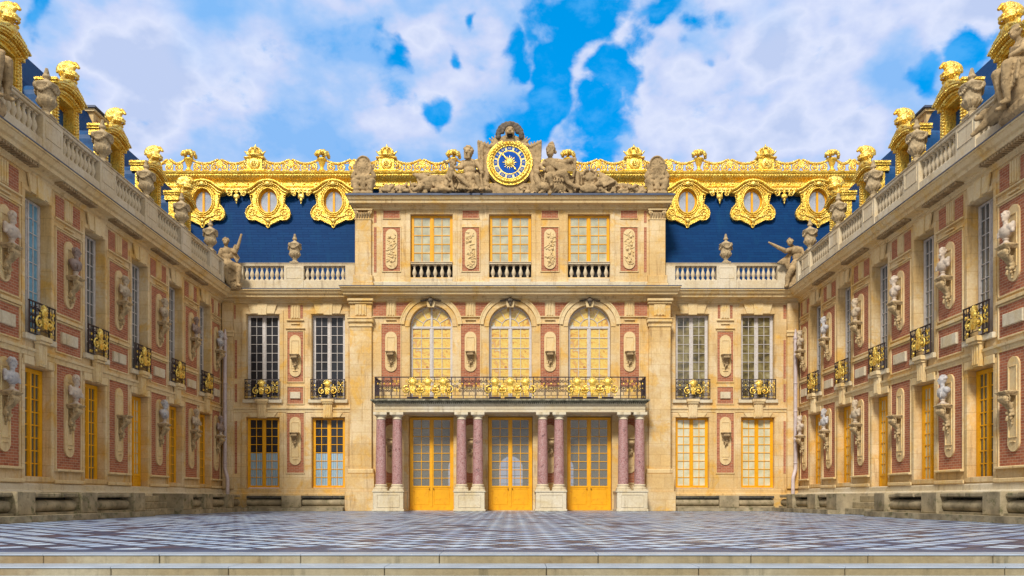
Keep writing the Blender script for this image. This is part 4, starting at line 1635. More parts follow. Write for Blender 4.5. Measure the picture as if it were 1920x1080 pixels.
# cresting: garlands and scrolls
b = MB()
b.bbox(-17.4, 17.4, YR - 0.16, YR + 0.14, 16.481, 16.53, GOLD, 0.02)
CR = [-12.45, -6.03, 0.0, 6.03, 12.45]
BK = [-15.7, -9.2, -2.8, 2.8, 9.2, 15.7]
posts = sorted(CR + BK)
segs = [(-17.4, posts[0] - 0.25)] + [(posts[i] + (0.45 if posts[i] in CR else 0.22), posts[i + 1] - (0.45 if posts[i + 1] in CR else 0.22)) for i in range(len(posts) - 1)] + [(posts[-1] + 0.25, 17.4)]
for xa, xb in segs:
    L = xb - xa
    cx = (xa + xb) / 2
    if L < 0.5:
        continue
    k = 2 if L > 1.6 else 1
    # rising S-scrolls
    nsc = max(2, int(L / 0.42))
    for i in range(nsc):
        x = xa + L * (i + 0.5) / nsc
        sg = 1 if x < cx else -1
        scroll(b, x, 16.74, 0.215, 1.7, 90, sg, YR, 0.046, GOLDR)
        b.ball((x, YR - 0.02, 16.74), 0.06, GOLDR, 6, 4)
        b.cap((x - 0.18 * sg, YR, 16.60), (x + 0.05 * sg, YR, 16.90), 0.028, 0.02, GOLDR, 5)
    # central palmette
    for a in range(-60, 61, 20):
        b.cap((cx, YR, 16.72), (cx + 0.17 * math.sin(R(a)), YR, 16.84 + 0.24 * math.cos(R(a))), 0.03, 0.04, GOLDR, 5)
    for s in (-1, 1):
        xe = xa if s < 0 else xb
        npt = 14
        prev = None
        for i in range(npt + 1):
            t = i / npt
            x = xe + (cx - s * -0.10 - xe) * t
            z = 17.06 + 0.04 * t - 0.16 * math.sin(PI * t)
            b.ball((x, YR - 0.02, z), (0.08, 0.06, 0.055 + 0.015 * (i % 2)), GOLDR, 6, 4)
    b.tube([(xa, YR, 16.92), (cx - L * 0.25, YR, 16.86), (cx, YR, 16.98), (cx + L * 0.25, YR, 16.86), (xb, YR, 16.92)], 0.022, GOLDR, 5)
b.obj('gilded_cresting', pal)


def crown_mesh():
    b = MB()
    b.bbox(-0.50, 0.50, -0.22, 0.2, 0.0, 0.10, GOLD, 0.02)
    b.bbox(-0.38, 0.38, -0.18, 0.18, 0.101, 0.62, GOLD, 0.02)
    b.bbox(-0.50, 0.50, -0.24, 0.22, 0.621, 0.70, GOLD, 0.03)
    b.lathe([(0.0, 0), (0.27, 0), (0.27, 0.05), (0.22, 0.07), (0.0, 0.07)], 0, 0, GOLDR, 20)
    k = len(b.v) - (5 * 20) * 1
    # turn the medallion to face forward
    base = [i for i in range(len(b.v))][-(5 * 20 * 2):]
    for i in base:
        v = b.v[i]
        b.v[i] = Vector((v.x, -0.18 - v.z, 0.36 + v.y))
    for a in range(0, 360, 30):
        b.ball((0.10 * math.cos(R(a)), -0.27, 0.36 + 0.10 * math.sin(R(a))), 0.035, GOLDR, 6, 4)
    b.ball((0, -0.27, 0.36), (0.06, 0.05, 0.08), GOLDR, 8, 6)
    for s in (-1, 1):
        scroll(b, s * 0.42, 0.34, 0.15, 1.3, 90, -s, -0.1, 0.045, GOLDR)
    # crown
    b.lathe([(0.32, 0.70), (0.36, 0.74), (0.36, 0.80), (0.33, 0.84), (0.30, 0.84)], 0, 0, GOLDR, 20)
    for i in range(8):
        a = 2 * PI * i / 8 + 0.2
        ca, sa = math.cos(a), math.sin(a)
        b.cap((0.35 * ca, 0.35 * sa, 0.84), (0.40 * ca, 0.40 * sa, 0.96), 0.045, 0.03, GOLDR, 6)
        b.tube([(0.32 * ca, 0.32 * sa, 0.86), (0.33 * ca, 0.33 * sa, 0.98), (0.24 * ca, 0.24 * sa, 1.12), (0.08 * ca, 0.08 * sa, 1.18)], [0.05, 0.045, 0.04, 0.035], GOLDR, 6)
    b.lathe([(0.29, 0.80), (0.28, 0.95), (0.2, 1.06), (0.06, 1.12)], 0, 0, GOLD, 16)
    b.ball((0, 0, 1.22), (0.09, 0.09, 0.07), GOLDR, 8, 6)
    b.cap((0, 0, 1.26), (0, 0, 1.36), 0.04, 0.02, GOLDR, 6)
    for s in (-1, 1):
        b.cap((s * 0.34, -0.05, 0.84), (s * 0.50, -0.05, 1.0), 0.06, 0.03, GOLDR, 6)
    return b.mesh('crown_finial')


def basket_mesh():
    b = MB()
    b.lathe([(0.10, 0), (0.16, 0.03), (0.16, 0.08), (0.09, 0.14), (0.09, 0.24), (0.15, 0.38), (0.19, 0.52), (0.24, 0.56), (0.24, 0.62), (0.15, 0.66)], 0, 0, GOLD, 16)
    rnd = random.Random(3)
    for i in range(44):
        a = rnd.uniform(0, 2 * PI)
        e = rnd.uniform(-0.2, 1.5)
        r = 0.30
        b.ball((r * 1.1 * math.cos(a) * math.cos(e), r * math.sin(a) * math.cos(e), 0.74 + r * 0.85 * math.sin(e)), rnd.uniform(0.07, 0.10), GOLDR, 7, 5, bump=0.15)
    return b.mesh('flower_basket')


ME_CROWN, ME_BASK = crown_mesh(), basket_mesh()
for x in CR:
    place('crown_finial', ME_CROWN, pal, (x, YR, 16.50))
for x in BK:
    place('flower_basket', ME_BASK, pal, (x, YR, 16.53))

# rainwater pipes in the two inner corners
for s in (-1, 1):
    b = MB()
    x = s * (WX - 0.27)
    b.tube([(x, -0.35, 8.05), (x, -0.35, 2.1), (x - s * -0.0, -0.35, 1.95), (x - s * 0.12, -0.42, 1.6), (x - s * 0.15, -0.44, 1.45), (x - s * 0.15, -0.44, 0.75)], 0.085, PIPE, 12)
    b.lathe([(0.03, 8.45), (0.085, 8.1), (0.12, 8.0), (0.09, 7.96)], x, -0.35, PIPE, 12)
    for z in (7.2, 5.9, 4.6, 3.3, 2.2):
        b.lathe([(0.084, z), (0.102, z), (0.102, z + 0.05), (0.084, z + 0.05)], x, -0.35, PIPE, 12)
    tag(b.obj('drainpipe', pal))

# ================================================================== PORTICO BALCONY
port = empty('columned_balcony', (0, 0, 0))
tag(port, 'balcony with black and gold railing carried on pairs of pink marble columns over three doors', 'balcony portico')
b = MB()
YF = -1.85
hw = 6.06
ent = [(0.40, 4.46), (-YF - 0.20, 4.46), (-YF - 0.20, 4.60), (-YF - 0.17, 4.605), (-YF - 0.17, 4.74), (-YF - 0.13, 4.76), (-YF - 0.10, 4.82), (0.40, 4.82)]
b.sweep(ent, -hw, hw, PALE)
b.obj('entablature', port)
b = MB()
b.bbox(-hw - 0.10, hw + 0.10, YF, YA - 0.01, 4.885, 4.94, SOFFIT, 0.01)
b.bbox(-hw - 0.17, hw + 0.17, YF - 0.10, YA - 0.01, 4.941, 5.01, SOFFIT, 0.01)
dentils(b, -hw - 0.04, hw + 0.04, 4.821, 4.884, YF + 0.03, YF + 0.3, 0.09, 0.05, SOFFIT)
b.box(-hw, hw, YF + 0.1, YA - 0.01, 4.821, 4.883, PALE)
b.obj('balcony_slab', port)
YC = -1.42


def col_meshes():
    sh, cp = MB(), MB()
    prof = []
    for i in range(13):
        t = i / 12
        r = 0.235 * (1 - 0.14 * max(0, (t - 0.25) / 0.75) ** 1.4)
        prof.append((r, 1.22 + t * (4.14 - 1.22)))
    sh.lathe(prof, 0, 0, PINK, 28)
    cp.box(-0.31, 0.31, -0.31, 0.31, 0.935, 1.02, PALE)
    cp.lathe([(0.30, 1.02), (0.315, 1.05), (0.30, 1.09), (0.26, 1.10), (0.255, 1.14), (0.28, 1.16), (0.27, 1.20), (0.24, 1.225)], 0, 0, PALE, 28)
    b2 = MB()
    b2.lathe([(0.20, 4.135), (0.225, 4.15), (0.22, 4.17), (0.20, 4.18), (0.20, 4.25), (0.22, 4.27), (0.26, 4.31), (0.285, 4.34)], 0, 0, PALE, 28)
    b2.box(-0.30, 0.30, -0.30, 0.30, 4.34, 4.458, PALE)
    return sh.mesh('column'), cp.mesh('column_base'), b2.mesh('column_capital')


ME_COL, ME_CB, ME_CC = col_meshes()
for cx in (-5.47, -1.83, 1.83, 5.47):
    b = MB()
    b.bbox(cx - 0.68, cx + 0.68, YC - 0.33, YA - 0.01, 0.10, 0.86, PALE, 0.01)
    b.bbox(cx - 0.72, cx + 0.72, YC - 0.37, YA - 0.012, 0.0, 0.099, PALE, 0.02)
    b.bbox(cx - 0.72, cx + 0.72, YC - 0.37, YA - 0.012, 0.861, 0.93, PALE, 0.02)
    b.frame(cx - 0.48, cx + 0.48, 0.22, 0.74, YC - 0.355, YC - 0.33, 0.03, PALE)
    b.obj('pedestal', port)
    for dx in (-0.37, 0.37):
        c = place('column', ME_COL, port, (cx + dx, YC, 0))
        place('column_base', ME_CB, c)
        place('column_capital', ME_CC, c)

# balcony railing: iron with three gilded groups
b = MB()
YB = YF + 0.02
zb, zt = 5.03, 6.02
rail_runs = []
b.box(-hw, hw, YB - 0.03, YB + 0.03, zt - 0.04, zt, IRON)
b.box(-hw, hw, YB - 0.02, YB + 0.02, zb, zb + 0.03, IRON)
b.box(-hw, hw, YB - 0.012, YB + 0.012, zb + 0.15, zb + 0.17, IRON)
posts_x = []
for i, x in enumerate([-5.49, -1.83, 1.83, 5.49]):
    ww = 0.79 if abs(x) < 3 else 0.56
    for q in (-1.0, -0.34, 0.34, 1.0):
        px = x + q * ww
        if abs(px) > hw - 0.02:
            px = math.copysign(hw - 0.02, px)
        posts_x.append(px)
    iron_panel(b, x - ww, x + ww, zb + 0.17, zt - 0.04, YB, 0.22, 20 + i)
    for k in range(6):
        xx = x - ww + 2 * ww * (k + 0.5) / 6
        b.frame(xx - 0.05, xx + 0.05, zb + 0.06, zb + 0.11, YB - 0.01, YB + 0.01, 0.014, GOLD)
for px in posts_x:
    b.box(px - 0.018, px + 0.018, YB - 0.0185, YB + 0.0185, zb + 0.03, zt - 0.041, IRON)
for x in CW:
    iron_panel(b, x - 1.02, x + 1.02, zb + 0.17, zt - 0.04, YB + 0.01, 0.75, 40 + int(x))
    for k in (-1, 0, 1):
        b.box(x + k * 0.68 - 0.26, x + k * 0.68 + 0.26, YB - 0.06, YB + 0.04, zb + 0.031, zb + 0.10, IRON)
for s in (-1, 1):       # returns to the wall
    xx = s * (hw - 0.02)
    b.box(xx - 0.025, xx + 0.025, YB + 0.031, YA - 0.03, zt - 0.04, zt, IRON)
    b.box(xx - 0.015, xx + 0.015, YB + 0.031, YA - 0.03, zb, zb + 0.03, IRON)
    for k in range(9):
        y = YB + 0.1 + k * 0.14
        b.box(xx - 0.01, xx + 0.01, y - 0.01, y + 0.01, zb + 0.03, zt - 0.04, IRON)
rail = b.obj('railing', port)
for x in CW:
    for k in (-1, 0, 1):
        g_ = MB()
        gold_mask(g_, 0, 0.06, 1.12, -0.07)
        place('gold_ornament', g_.mesh('gold_ornament'), rail, (x + k * 0.68, YB, zb + 0.04))

# ================================================================== SIDE WINGS
BAYS = [-18.4, -15.15, -11.9, -8.65, -5.4, -2.2]
PANS = [(-16.78, 0.70), (-13.52, 0.70), (-10.28, 0.70), (-7.02, 0.70), (-3.8, 0.66), (-0.86, 0.52)]
WEND = -20.1
WW = 1.30


def dormer_meshes():
    """gilded dormer, origin at wall-line centre: front plane y=0, z from 0 (parapet gutter) up; returns front, cheeks, sash, pane, trophy"""
    f = MB()
    hw, H = 0.82, 2.72
    ow, oz0, oz1 = 0.52, 0.55, 2.50
    f.wall(-hw, hw, 0, H, 0, 0.45, [(-ow, ow, oz0, oz1)], GOLD)
    f.add([(-hw, 0, 0), (-hw, 0.35, 0), (-hw, 0.35, H), (-hw, 0, H)], [(0, 1, 2, 3)], GOLD)
    f.add([(hw, 0, 0), (hw, 0.35, 0), (hw, 0.35, H), (hw, 0, H)], [(0, 1, 2, 3)], GOLD)
    for s in (-1, 1):
        for k in range(22):                          # husk chain on the jambs
            f.ball((s * 0.60, -0.03, 0.5 + k * 0.10), (0.05, 0.06, 0.042), GOLDR, 6, 4)
            f.ball((s * 0.75, -0.02, 0.4 + k * 0.105), (0.035, 0.05, 0.04), GOLDR, 6, 4)
        scroll(f, s * 0.88, 0.50, 0.13, 1.4, 90, -s, 0.06, 0.055, GOLDR)
        f.tube([(s * 0.86, 0.05, 0.7), (s * 0.83, 0.03, 1.2), (s * 0.86, 0.03, 1.8), (s * 0.84, 0.03, 2.4)], 0.045, GOLDR, 6)
        # cornice blocks
        f.bbox(s * 0.76 - 0.18, s * 0.76 + 0.18, -0.16, 0.5, 2.72, 2.80, GOLD, 0.02)
        f.bbox(s * 0.76 - 0.13, s * 0.76 + 0.13, -0.11, 0.5, 2.50, 2.719, GOLD, 0.02)
        f.bbox(s * 0.76 - 0.22, s * 0.76 + 0.22, -0.21, 0.52, 2.801, 2.88, GOLD, 0.02)
    # segmental pediment
    f.band(0, 0.9, 1.72, 1.88, 65, 115, -0.08, 0.45, GOLD, 18)
    f.band(0, 0.9, 1.88, 2.03, 64, 116, -0.20, 0.5, GOLD, 18)
    f.band(0, 0.9, 2.03, 2.09, 63, 117, -0.26, 0.55, GOLD, 18)
    for i in range(17):
        a = R(67 + 46 * i / 16)
        f.ball((1.80 * math.cos(a), -0.11, 0.9 + 1.80 * math.sin(a)), 0.05, GOLDR, 6, 4)
        f.ball((1.96 * math.cos(a), -0.23, 0.9 + 1.96 * math.sin(a)), 0.045, GOLDR, 6, 4)
    c = MB()
    c.box(-hw + 0.02, hw - 0.02, 0.352, 2.6, 0, 2.40, LEADBLUE)
    for i in range(10):
        a0, a1 = R(18 * i), R(18 * (i + 1))
        c.add([((hw - 0.02) * math.cos(a), y, 2.40 + 0.52 * math.sin(a)) for a in (a0, a1) for y in (0.352, 2.6)], [(0, 1, 3, 2)], LEADBLUE, True)
    for y in (0.9, 1.5):
        for s in (-1, 1):
            c.box(s * (hw - 0.005) - 0.02, s * (hw - 0.005) + 0.02, y, y + 0.04, 0, 2.39, LEADBLUE)
    t = MB()
    z = 3.18
    # helmet with visor and plume over shields and banners, looking out
    t.ball((0, -0.08, z + 0.56), (0.25, 0.29, 0.27), GOLD, 16, 12)
    t.tube([(0.27 * math.cos(2 * PI * k / 16), -0.12 + 0.33 * math.sin(2 * PI * k / 16), z + 0.44 + 0.05 * math.sin(2 * PI * k / 16)) for k in range(16)], 0.05, GOLD, 8, closed=True)
    t.cap((0, 0.0, z + 0.1), (0, 0.02, z + 0.35), 0.20, 0.15, GOLD, 10)
    t.cap((-0.12, -0.40, z + 0.52), (0.12, -0.40, z + 0.52), 0.07, 0.07, GOLD, 8)
    for k in range(12):
        a = R(30 + k * 13)
        t.cap((0, -0.05 - 0.27 * math.cos(a), z + 0.66 + 0.22 * math.sin(a)), (0, -0.07 - 0.40 * math.cos(a + 0.25), z + 0.68 + 0.33 * math.sin(a + 0.25)), 0.10, 0.07, GOLD, 7)
    t.cap((0, -0.35, z + 0.92), (0, -0.48, z + 0.80), 0.10, 0.07, GOLD, 8)
    for s in (-1, 1):
        t.cap((s * 0.10, 0, z - 0.05), (s * 0.46, 0.0, z + 0.42), 0.05, 0.05, GOLD, 7)
        t.cap((s * 0.46, 0, z + 0.42), (s * 0.50, -0.12, z + 0.44), 0.10, 0.09, GOLD, 7)
        t.ball((s * 0.36, -0.10, z + 0.08), (0.26, 0.10, 0.20), GOLD, 10, 7)
        t.ball((s * 0.56, -0.12, z - 0.16), (0.20, 0.12, 0.12), GOLD, 8, 6)
        for k in range(6):
            t.ball((s * (0.22 + 0.11 * k), -0.26, z + 0.16 - 0.05 * k), (0.08, 0.07, 0.07), GOLD, 7, 5)
            t.ball((s * (0.25 + 0.05 * k), -0.06, z + 0.32 - 0.03 * k * k), (0.07, 0.07, 0.08), GOLD, 7, 5)
    t.ball((0, -0.2, z + 0.08), (0.30, 0.16, 0.22), GOLD, 10, 8)
    t.v = [Vector((v.x * 0.85, v.y * 0.85, 2.92 + (v.z - 3.12) * 0.82)) for v in t.v]
    trophy = sculpt(t, 'helmet_trophy', 0.02, 0.03, 0)
    trophy.materials.clear()
    trophy.materials.append(GOLDR)
    sash = win_mesh(1.22, 1.96, 4, 4, YPAINT, sill=False)
    pane = pane_mesh(1.22, 0.04, 1.92, G_GREYGREEN)
    return f.mesh('dormer'), c.mesh('cheek'), sash, pane, trophy


DORM = dormer_meshes()
ME_WU = win_mesh(WW - 0.04, 3.94, 4, 9, WPAINT, fr=0.06, mul=0.06, bar=0.02)
ME_WL = win_mesh(WW - 0.04, 3.24, 4, 8, YPAINT, fr=0.12, mul=0.09)
ME_WD = win_mesh(WW - 0.04, 3.60, 4, 7, YPAINT, fr=0.12, mul=0.09, panel=0.75)
PW_U = pane_mesh(WW - 0.04, 0.05, 3.9, G_REFL)
PW_BLUE = pane_mesh(WW - 0.04, 0.05, 3.9, glassmat('painted_sky_reflection_glass', (0.12, 0.38, 0.55), 0.12, 0.04, 0.2))  # blue sky reflection put into the body colour of the glass
PW_L = pane_mesh(WW - 0.04, 0.05, 3.2, G_GREYGREEN)
PW_LC = pane_mesh(WW - 0.04, 0.05, 3.2, G_CREAM)
PW_D = pane_mesh(WW - 0.04, 0.75, 3.55, G_CREAM)
ME_WRAIL, ME_WORN = railing_meshes(1.34, 0.93)
ME_WPLQ_U = plaque_mesh(0.52, 2.05)
ME_WPLQ_L = plaque_mesh(0.52, 2.55)

ORD = ['second', 'third', 'fourth', 'fifth', 'sixth', 'seventh']


def wing(s, label):
    """s=-1: left wing, s=+1: right wing.  Local x runs along the wall, local -y looks into the court"""
    e = empty('palace_wing', (s * WX, 0, 0), R(90) if s < 0 else R(-90))
    tag(e, label, 'palace wing')
    U = (lambda y: y) if s < 0 else (lambda y: -y)      # world y -> local x
    x0, x1 = sorted((U(WEND), U(0.0)))
    b = MB()
    holes = []
    for i, y in enumerate(BAYS):
        c = U(y)
        holes.append((c - WW / 2, c + WW / 2, 5.22, 9.20))
        holes.append((c - WW / 2, c + WW / 2, 0.70 if i == 3 else 1.07, 4.34))
    b.wall(x0, x1, 0, 9.72, 0, 0.45, holes, LIME)
    # near end wall and back
    xe = U(WEND)
    b.add([(xe, 0, -0.5), (xe, 7, -0.5), (xe, 7, 10.2), (xe, 0, 10.2)], [(0, 1, 2, 3)], LIME)
    b.add([(x0, 7, -0.5), (x1, 7, -0.5), (x1, 7, 10.2), (x0, 7, 10.2)], [(0, 1, 2, 3)], LIME)
    for i, y in enumerate(BAYS):
        c = U(y)
        zb = 0.70 if i == 3 else 1.07
        b.frame(c - WW / 2 - 0.01, c + WW / 2 + 0.01, 5.22, 9.21, -0.035, -0.001, 0.15, LIME)
        b.frame(c - WW / 2 - 0.01, c + WW / 2 + 0.01, zb + 0.15, 4.35, -0.035, -0.001, 0.15, LIME)
        keystones(b, c, WW, 9.23, 9.70, -0.036)
        for q in (-1, 1):       # stepped ears of the lower lintel
            b.bbox(c + q * 0.52 - 0.24, c + q * 0.52 + 0.24, -0.08, -0.036, 4.36, 4.60, TRIM, 0.012)
        sill_bracket(b, c, 5.22, -0.037)
        b.bbox(c - WW / 2 - 0.14, c + WW / 2 + 0.14, -0.13, -0.0355, 5.06, 5.22, PALE, 0.01)
    b.sweep(STRING, x0, x1, TRIM)
    b.sweep(BASEC, x0, x1, PALE)
    for y, hwp in PANS:
        c = U(y)
        b.bbox(c - hwp - 0.08, c + hwp + 0.08, -0.13, -0.001, 1.40, 1.47, TRIM, 0.015)
        b.bbox(c - hwp - 0.16, c + hwp + 0.16, -0.10, -0.061, 1.04, 1.15, TRIM, 0.015)
        b.bbox(c - hwp - 0.10, c + hwp + 0.10, -0.08, -0.001, 8.92, 8.97, TRIM, 0.01)
        b.bbox(c - 0.26, c + 0.26, -0.08, -0.001, 8.78, 8.82, TRIM, 0.01)
        b.bbox(c - hwp - 0.06, c + hwp + 0.06, -0.08, -0.001, 8.67, 8.71, TRIM, 0.01)
        b.bbox(c - hwp - 0.06, c + hwp + 0.06, -0.08, -0.001, 5.92, 6.02, TRIM, 0.01)
        stone_frieze_block(b, c, 9.02, 9.66, 0.40, 0)
    b.obj('wall', e)
    for i, (y, hwp) in enumerate(PANS):
        c = U(y)
        brick_panel(e, c - hwp, c + hwp, 6.14, 8.62, 0)
        brick_panel(e, c - hwp, c + hwp, 5.0, 5.86, 0, plaque=True)
        brick_panel(e, c - hwp, c + hwp, 1.48, 4.60, 0)
        for q in (-1, 1):
            xa, xb = sorted((c + q * 0.24, c + q * hwp))
            brick_panel(e, xa, xb, 9.0, 9.64, 0, framed=False)
        place('plaque', ME_WPLQ_U, e, (c, -0.012, 6.40))
        place('plaque', ME_WPLQ_L, e, (c, -0.012, 1.85))
        place('console', ME_CONS, e, (c, -0.045, 7.36), scale=(0.82, 0.86, 1.0))
        place('console', ME_CONS, e, (c, -0.045, 3.46), scale=(0.82, 0.86, 1.0))
    # cornice
    b = MB()
    if s < 0:
        b.sweep(CORN, x0, x1, TRIM, m1=-1.0)
        b.sweep(LEADTOP, x0, x1, LEAD, m1=-1.0)
    else:
        b.sweep(CORN, x0, x1, TRIM, m0=1.0)
        b.sweep(LEADTOP, x0, x1, LEAD, m0=1.0)
    for y, hwp in PANS[:-1]:
        c = U(y)
        dentils(b, c - hwp - 0.35, c + hwp + 0.35, 9.84, 9.91, -0.40, -0.12, 0.12, 0.07, SCULPT)
    b.obj('cornice', e)
    # balustrade
    runs, piers = [], []
    pw = 0.52
    edges = sorted([(U(y) - pw, U(y) + pw) for y in BAYS])
    xr0, xr1 = sorted((U(WEND), U(-0.95)))
    if s < 0:                 # short end pier beside the corner statue
        edges.append((xr1 - 0.28, xr1))
    else:
        edges.insert(0, (xr0, xr0 + 0.28))
    prev = xr0
    for a, c in edges:
        if a > prev + 0.2:
            runs.append((prev + 0.02, a - 0.02))
        piers.append((a, c))
        prev = c
    if prev < xr1 - 0.3:
        runs.append((prev + 0.02, xr1 - 0.02))
    balustrade(e, runs, piers, 10.275, -0.26, base_h=0.42)
    # windows, doors, railings
    for i, y in enumerate(BAYS):
        c = U(y)
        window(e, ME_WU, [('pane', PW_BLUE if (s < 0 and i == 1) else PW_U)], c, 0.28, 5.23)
        if i == 3:
            window(e, ME_WD, [('curtain', PW_D)], c, 0.22, 0.72, 'door')
        else:
            window(e, ME_WL, [('pane', PW_L)] if (s < 0 or i < 2) else [('curtain', PW_LC)], c, 0.22, 1.08)
        r_ = place('balcony_railing', ME_WRAIL, e, (c, -0.14, 5.23))
        place('gold_ornament', ME_WORN, r_)
    # roof slope
    b = MB()
    xr = sorted((U(WEND), U(0.9)))
    vs = [(xr[0], 1.05, 10.9), (xr[1], 1.05, 10.9), (xr[1], 2.05, 14.0), (xr[0], 2.05, 14.0), (xr[0], 2.7, 15.4), (xr[1], 2.7, 15.4), (xr[0], 7, 15.9), (xr[1], 7, 15.9)]
    b.add(vs, [(0, 1, 2, 3), (3, 2, 5, 4), (4, 5, 7, 6)], SLATE)
    b.add([(xe, 1.05, 10.2), (xe, 7, 10.2), (xe, 7, 15.9), (xe, 2.7, 15.4), (xe, 2.05, 14.0), (xe, 1.05, 10.9)], [(0, 1, 2, 3, 4, 5)], SLATE)
    b.box(xr[0], xr[1], 0.0, 1.05, 10.29, 10.34, LEAD)
    b.box(xr[0], xr[1], 1.0, 1.05, 10.34, 10.95, LEAD)
    roof = b.obj('roof', e)
    # chimney
    c = U(-6.4)
    k = MB()
    k.box(c - 0.6, c + 0.6, 2.5, 3.5, 14.5, 15.45, LIME)
    k.box(c - 0.4, c + 0.4, 2.49, 2.51, 14.6, 15.25, BRICK)
    k.bbox(c - 0.7, c + 0.7, 2.40, 3.6, 15.451, 15.56, TRIM, 0.03)
    k.bbox(c - 0.78, c + 0.78, 2.32, 3.68, 15.561, 15.64, LEAD, 0.03)
    k.obj('chimney', roof)
    # dormers
    for i, y in enumerate(BAYS):
        d = place('dormer', DORM[0], e, (U(y), 0.93, 11.0), scale=(0.93, 1, 1))
        place('cheek', DORM[1], d)
        sh = place('sash', DORM[2], d, (0, 0.36, 0.57))
        place('pane', DORM[3], d, (0, 0.36, 0.57))
        place('helmet_trophy', DORM[4], d)
    return e


wl = wing(-1, 'long palace wing closing the left side of the court, near upper window painted with reflected sky')
wr = wing(1, 'long palace wing closing the right side of the court, brick panels, busts and gilded dormers')

# ------------------------------------------------------------------ busts on the wings
cnt = ['nearest', 'second nearest', 'third nearest', 'fourth nearest', 'fifth nearest', 'farthest']
CN = {MARBLE.name: 'white marble', BROWNMARB.name: 'dark brown', TANMARB.name: 'tan stone', BLUEMARB.name: 'bluish white'}
left_up = [(0, MARBLE), (1, BROWNMARB), (2, TANMARB), (3, TANMARB), (4, BROWNMARB), (1, BLUEMARB)]
left_lo = [(2, BLUEMARB), (0, MARBLE), None, (3, BLUEMARB), (4, TANMARB), (2, BROWNMARB)]
right_up = [(1, MARBLE), (3, MARBLE), (4, MARBLE), (0, TANMARB), (2, BLUEMARB), (0, TANMARB)]
right_lo = [None, (4, BLUEMARB), None, (1, TANMARB), (3, BLUEMARB), (0, MARBLE)]
for s, rows in ((-1, (left_up, left_lo)), (1, (right_up, right_lo))):
    side = 'left' if s < 0 else 'right'
    for row, z in zip(rows, (7.36, 3.46)):
        lev = 'upper' if z > 5 else 'lower'
        for i, q in enumerate(row):
            if q is None:
                continue
            kind, m = q
            x = s * (WX - 0.245)
            bust(kind, m, (x, PANS[i][0], z), R(90) if s < 0 else R(-90),
                 '%s bust on a bracket, %s in the %s row, %s wing' % (CN[m.name], cnt[i], lev, side))

# ------------------------------------------------------------------ urns
for s in (-1, 1):
    side = 'left' if s < 0 else 'right'
    for i, y in enumerate(BAYS[1:]):
        urn((s * (WX - 0.26), y, 11.495), '%s carved stone urn standing on the balustrade of the %s wing' % (['nearest', 'second nearest', 'third nearest', 'fourth nearest', 'farthest'][i], side), 1.0)
    urn((s * 10.10, 0, 11.575), 'slender stone urn with flame finial before the blue slate roof, %s of the clock' % side, 0.98)


# ================================================================== SCULPTURE
def P(px, py, y=-0.62, z0=14.61):
    """attic measurements in the photograph's scale at that depth"""
    k = 1560 / (39 + y)
    return Vector((CAMX + (px - 959.5) / k, y, z0 + (362 - py) / k))


def limb(b, pts, rad, m=SCULPT):
    rad = [q * 1.12 for q in rad]
    for i in range(len(pts) - 1):
        b.cap(pts[i], pts[i + 1], rad[i], rad[i + 1], m, 10)


def head(b, c, r, m=SCULPT, face=(0, -1), hair=True, seed=0, beard=False):
    f = Vector((face[0], face[1], 0)).normalized()
    sd_ = Vector((-f.y, f.x, 0))
    c = Vector(c)
    b.ball(c, (r * 0.82, r * 0.86, r * 1.05), m, 14, 10)
    b.ball(c + f * r * 0.35 - Vector((0, 0, r * 0.5)), (r * 0.5, r * 0.5, r * 0.5), m, 10, 8)
    b.cap(c + f * r * 0.82 + Vector((0, 0, r * 0.12)), c + f * r * 1.08 - Vector((0, 0, r * 0.25)), r * 0.13, r * 0.17, m, 6)
    b.cap(c + f * r * 0.72 + sd_ * r * 0.42 + Vector((0, 0, r * 0.25)), c + f * r * 0.72 - sd_ * r * 0.42 + Vector((0, 0, r * 0.25)), r * 0.16, r * 0.16, m, 6)
    b.cap(c + f * r * 0.8 + sd_ * r * 0.2 - Vector((0, 0, r * 0.55)), c + f * r * 0.8 - sd_ * r * 0.2 - Vector((0, 0, r * 0.55)), r * 0.12, r * 0.12, m, 6)
    if hair:
        rnd = random.Random(seed)
        for k in range(30):
            a = rnd.uniform(0, 2 * PI)
            e = rnd.uniform(0.1, 1.4)
            d = Vector((math.cos(a) * math.cos(e), math.sin(a) * math.cos(e), math.sin(e)))
            if d.dot(f) > 0.55 and e < 0.75:
                continue
            b.ball(c + Vector((d.x * r * 0.88, d.y * r * 0.92, d.z * r * 1.02 + r * 0.1)), r * 0.26, m, 6, 5)
    if beard:
        for k in range(9):
            b.ball(c + f * r * 0.7 + sd_ * r * (k % 3 - 1) * 0.35 - Vector((0, 0, r * (0.7 + 0.2 * (k // 3)))), r * 0.24, m, 6, 5)


def heap(b, xa, xb, top, y, n, seed, m=SCULPT, rmin=0.07, rmax=0.16, z0=14.56):
    rnd = random.Random(seed)
    for i in range(n):
        t = rnd.random()
        x = xa + (xb - xa) * t
        h = top(t)
        z = z0 + rnd.random() * h
        r = rnd.uniform(rmin, rmax)
        a = rnd.uniform(0, PI)
        q = Vector((math.cos(a), rnd.uniform(-0.3, 0.3), math.sin(a))) * r * rnd.uniform(0.6, 1.8)
        c = Vector((x, y + rnd.uniform(-0.15, 0.15), z + r * 0.3))
        b.cap(c - q * 0.5, c + q * 0.5, r * 0.8, r * rnd.uniform(0.3, 0.8), m, 8)


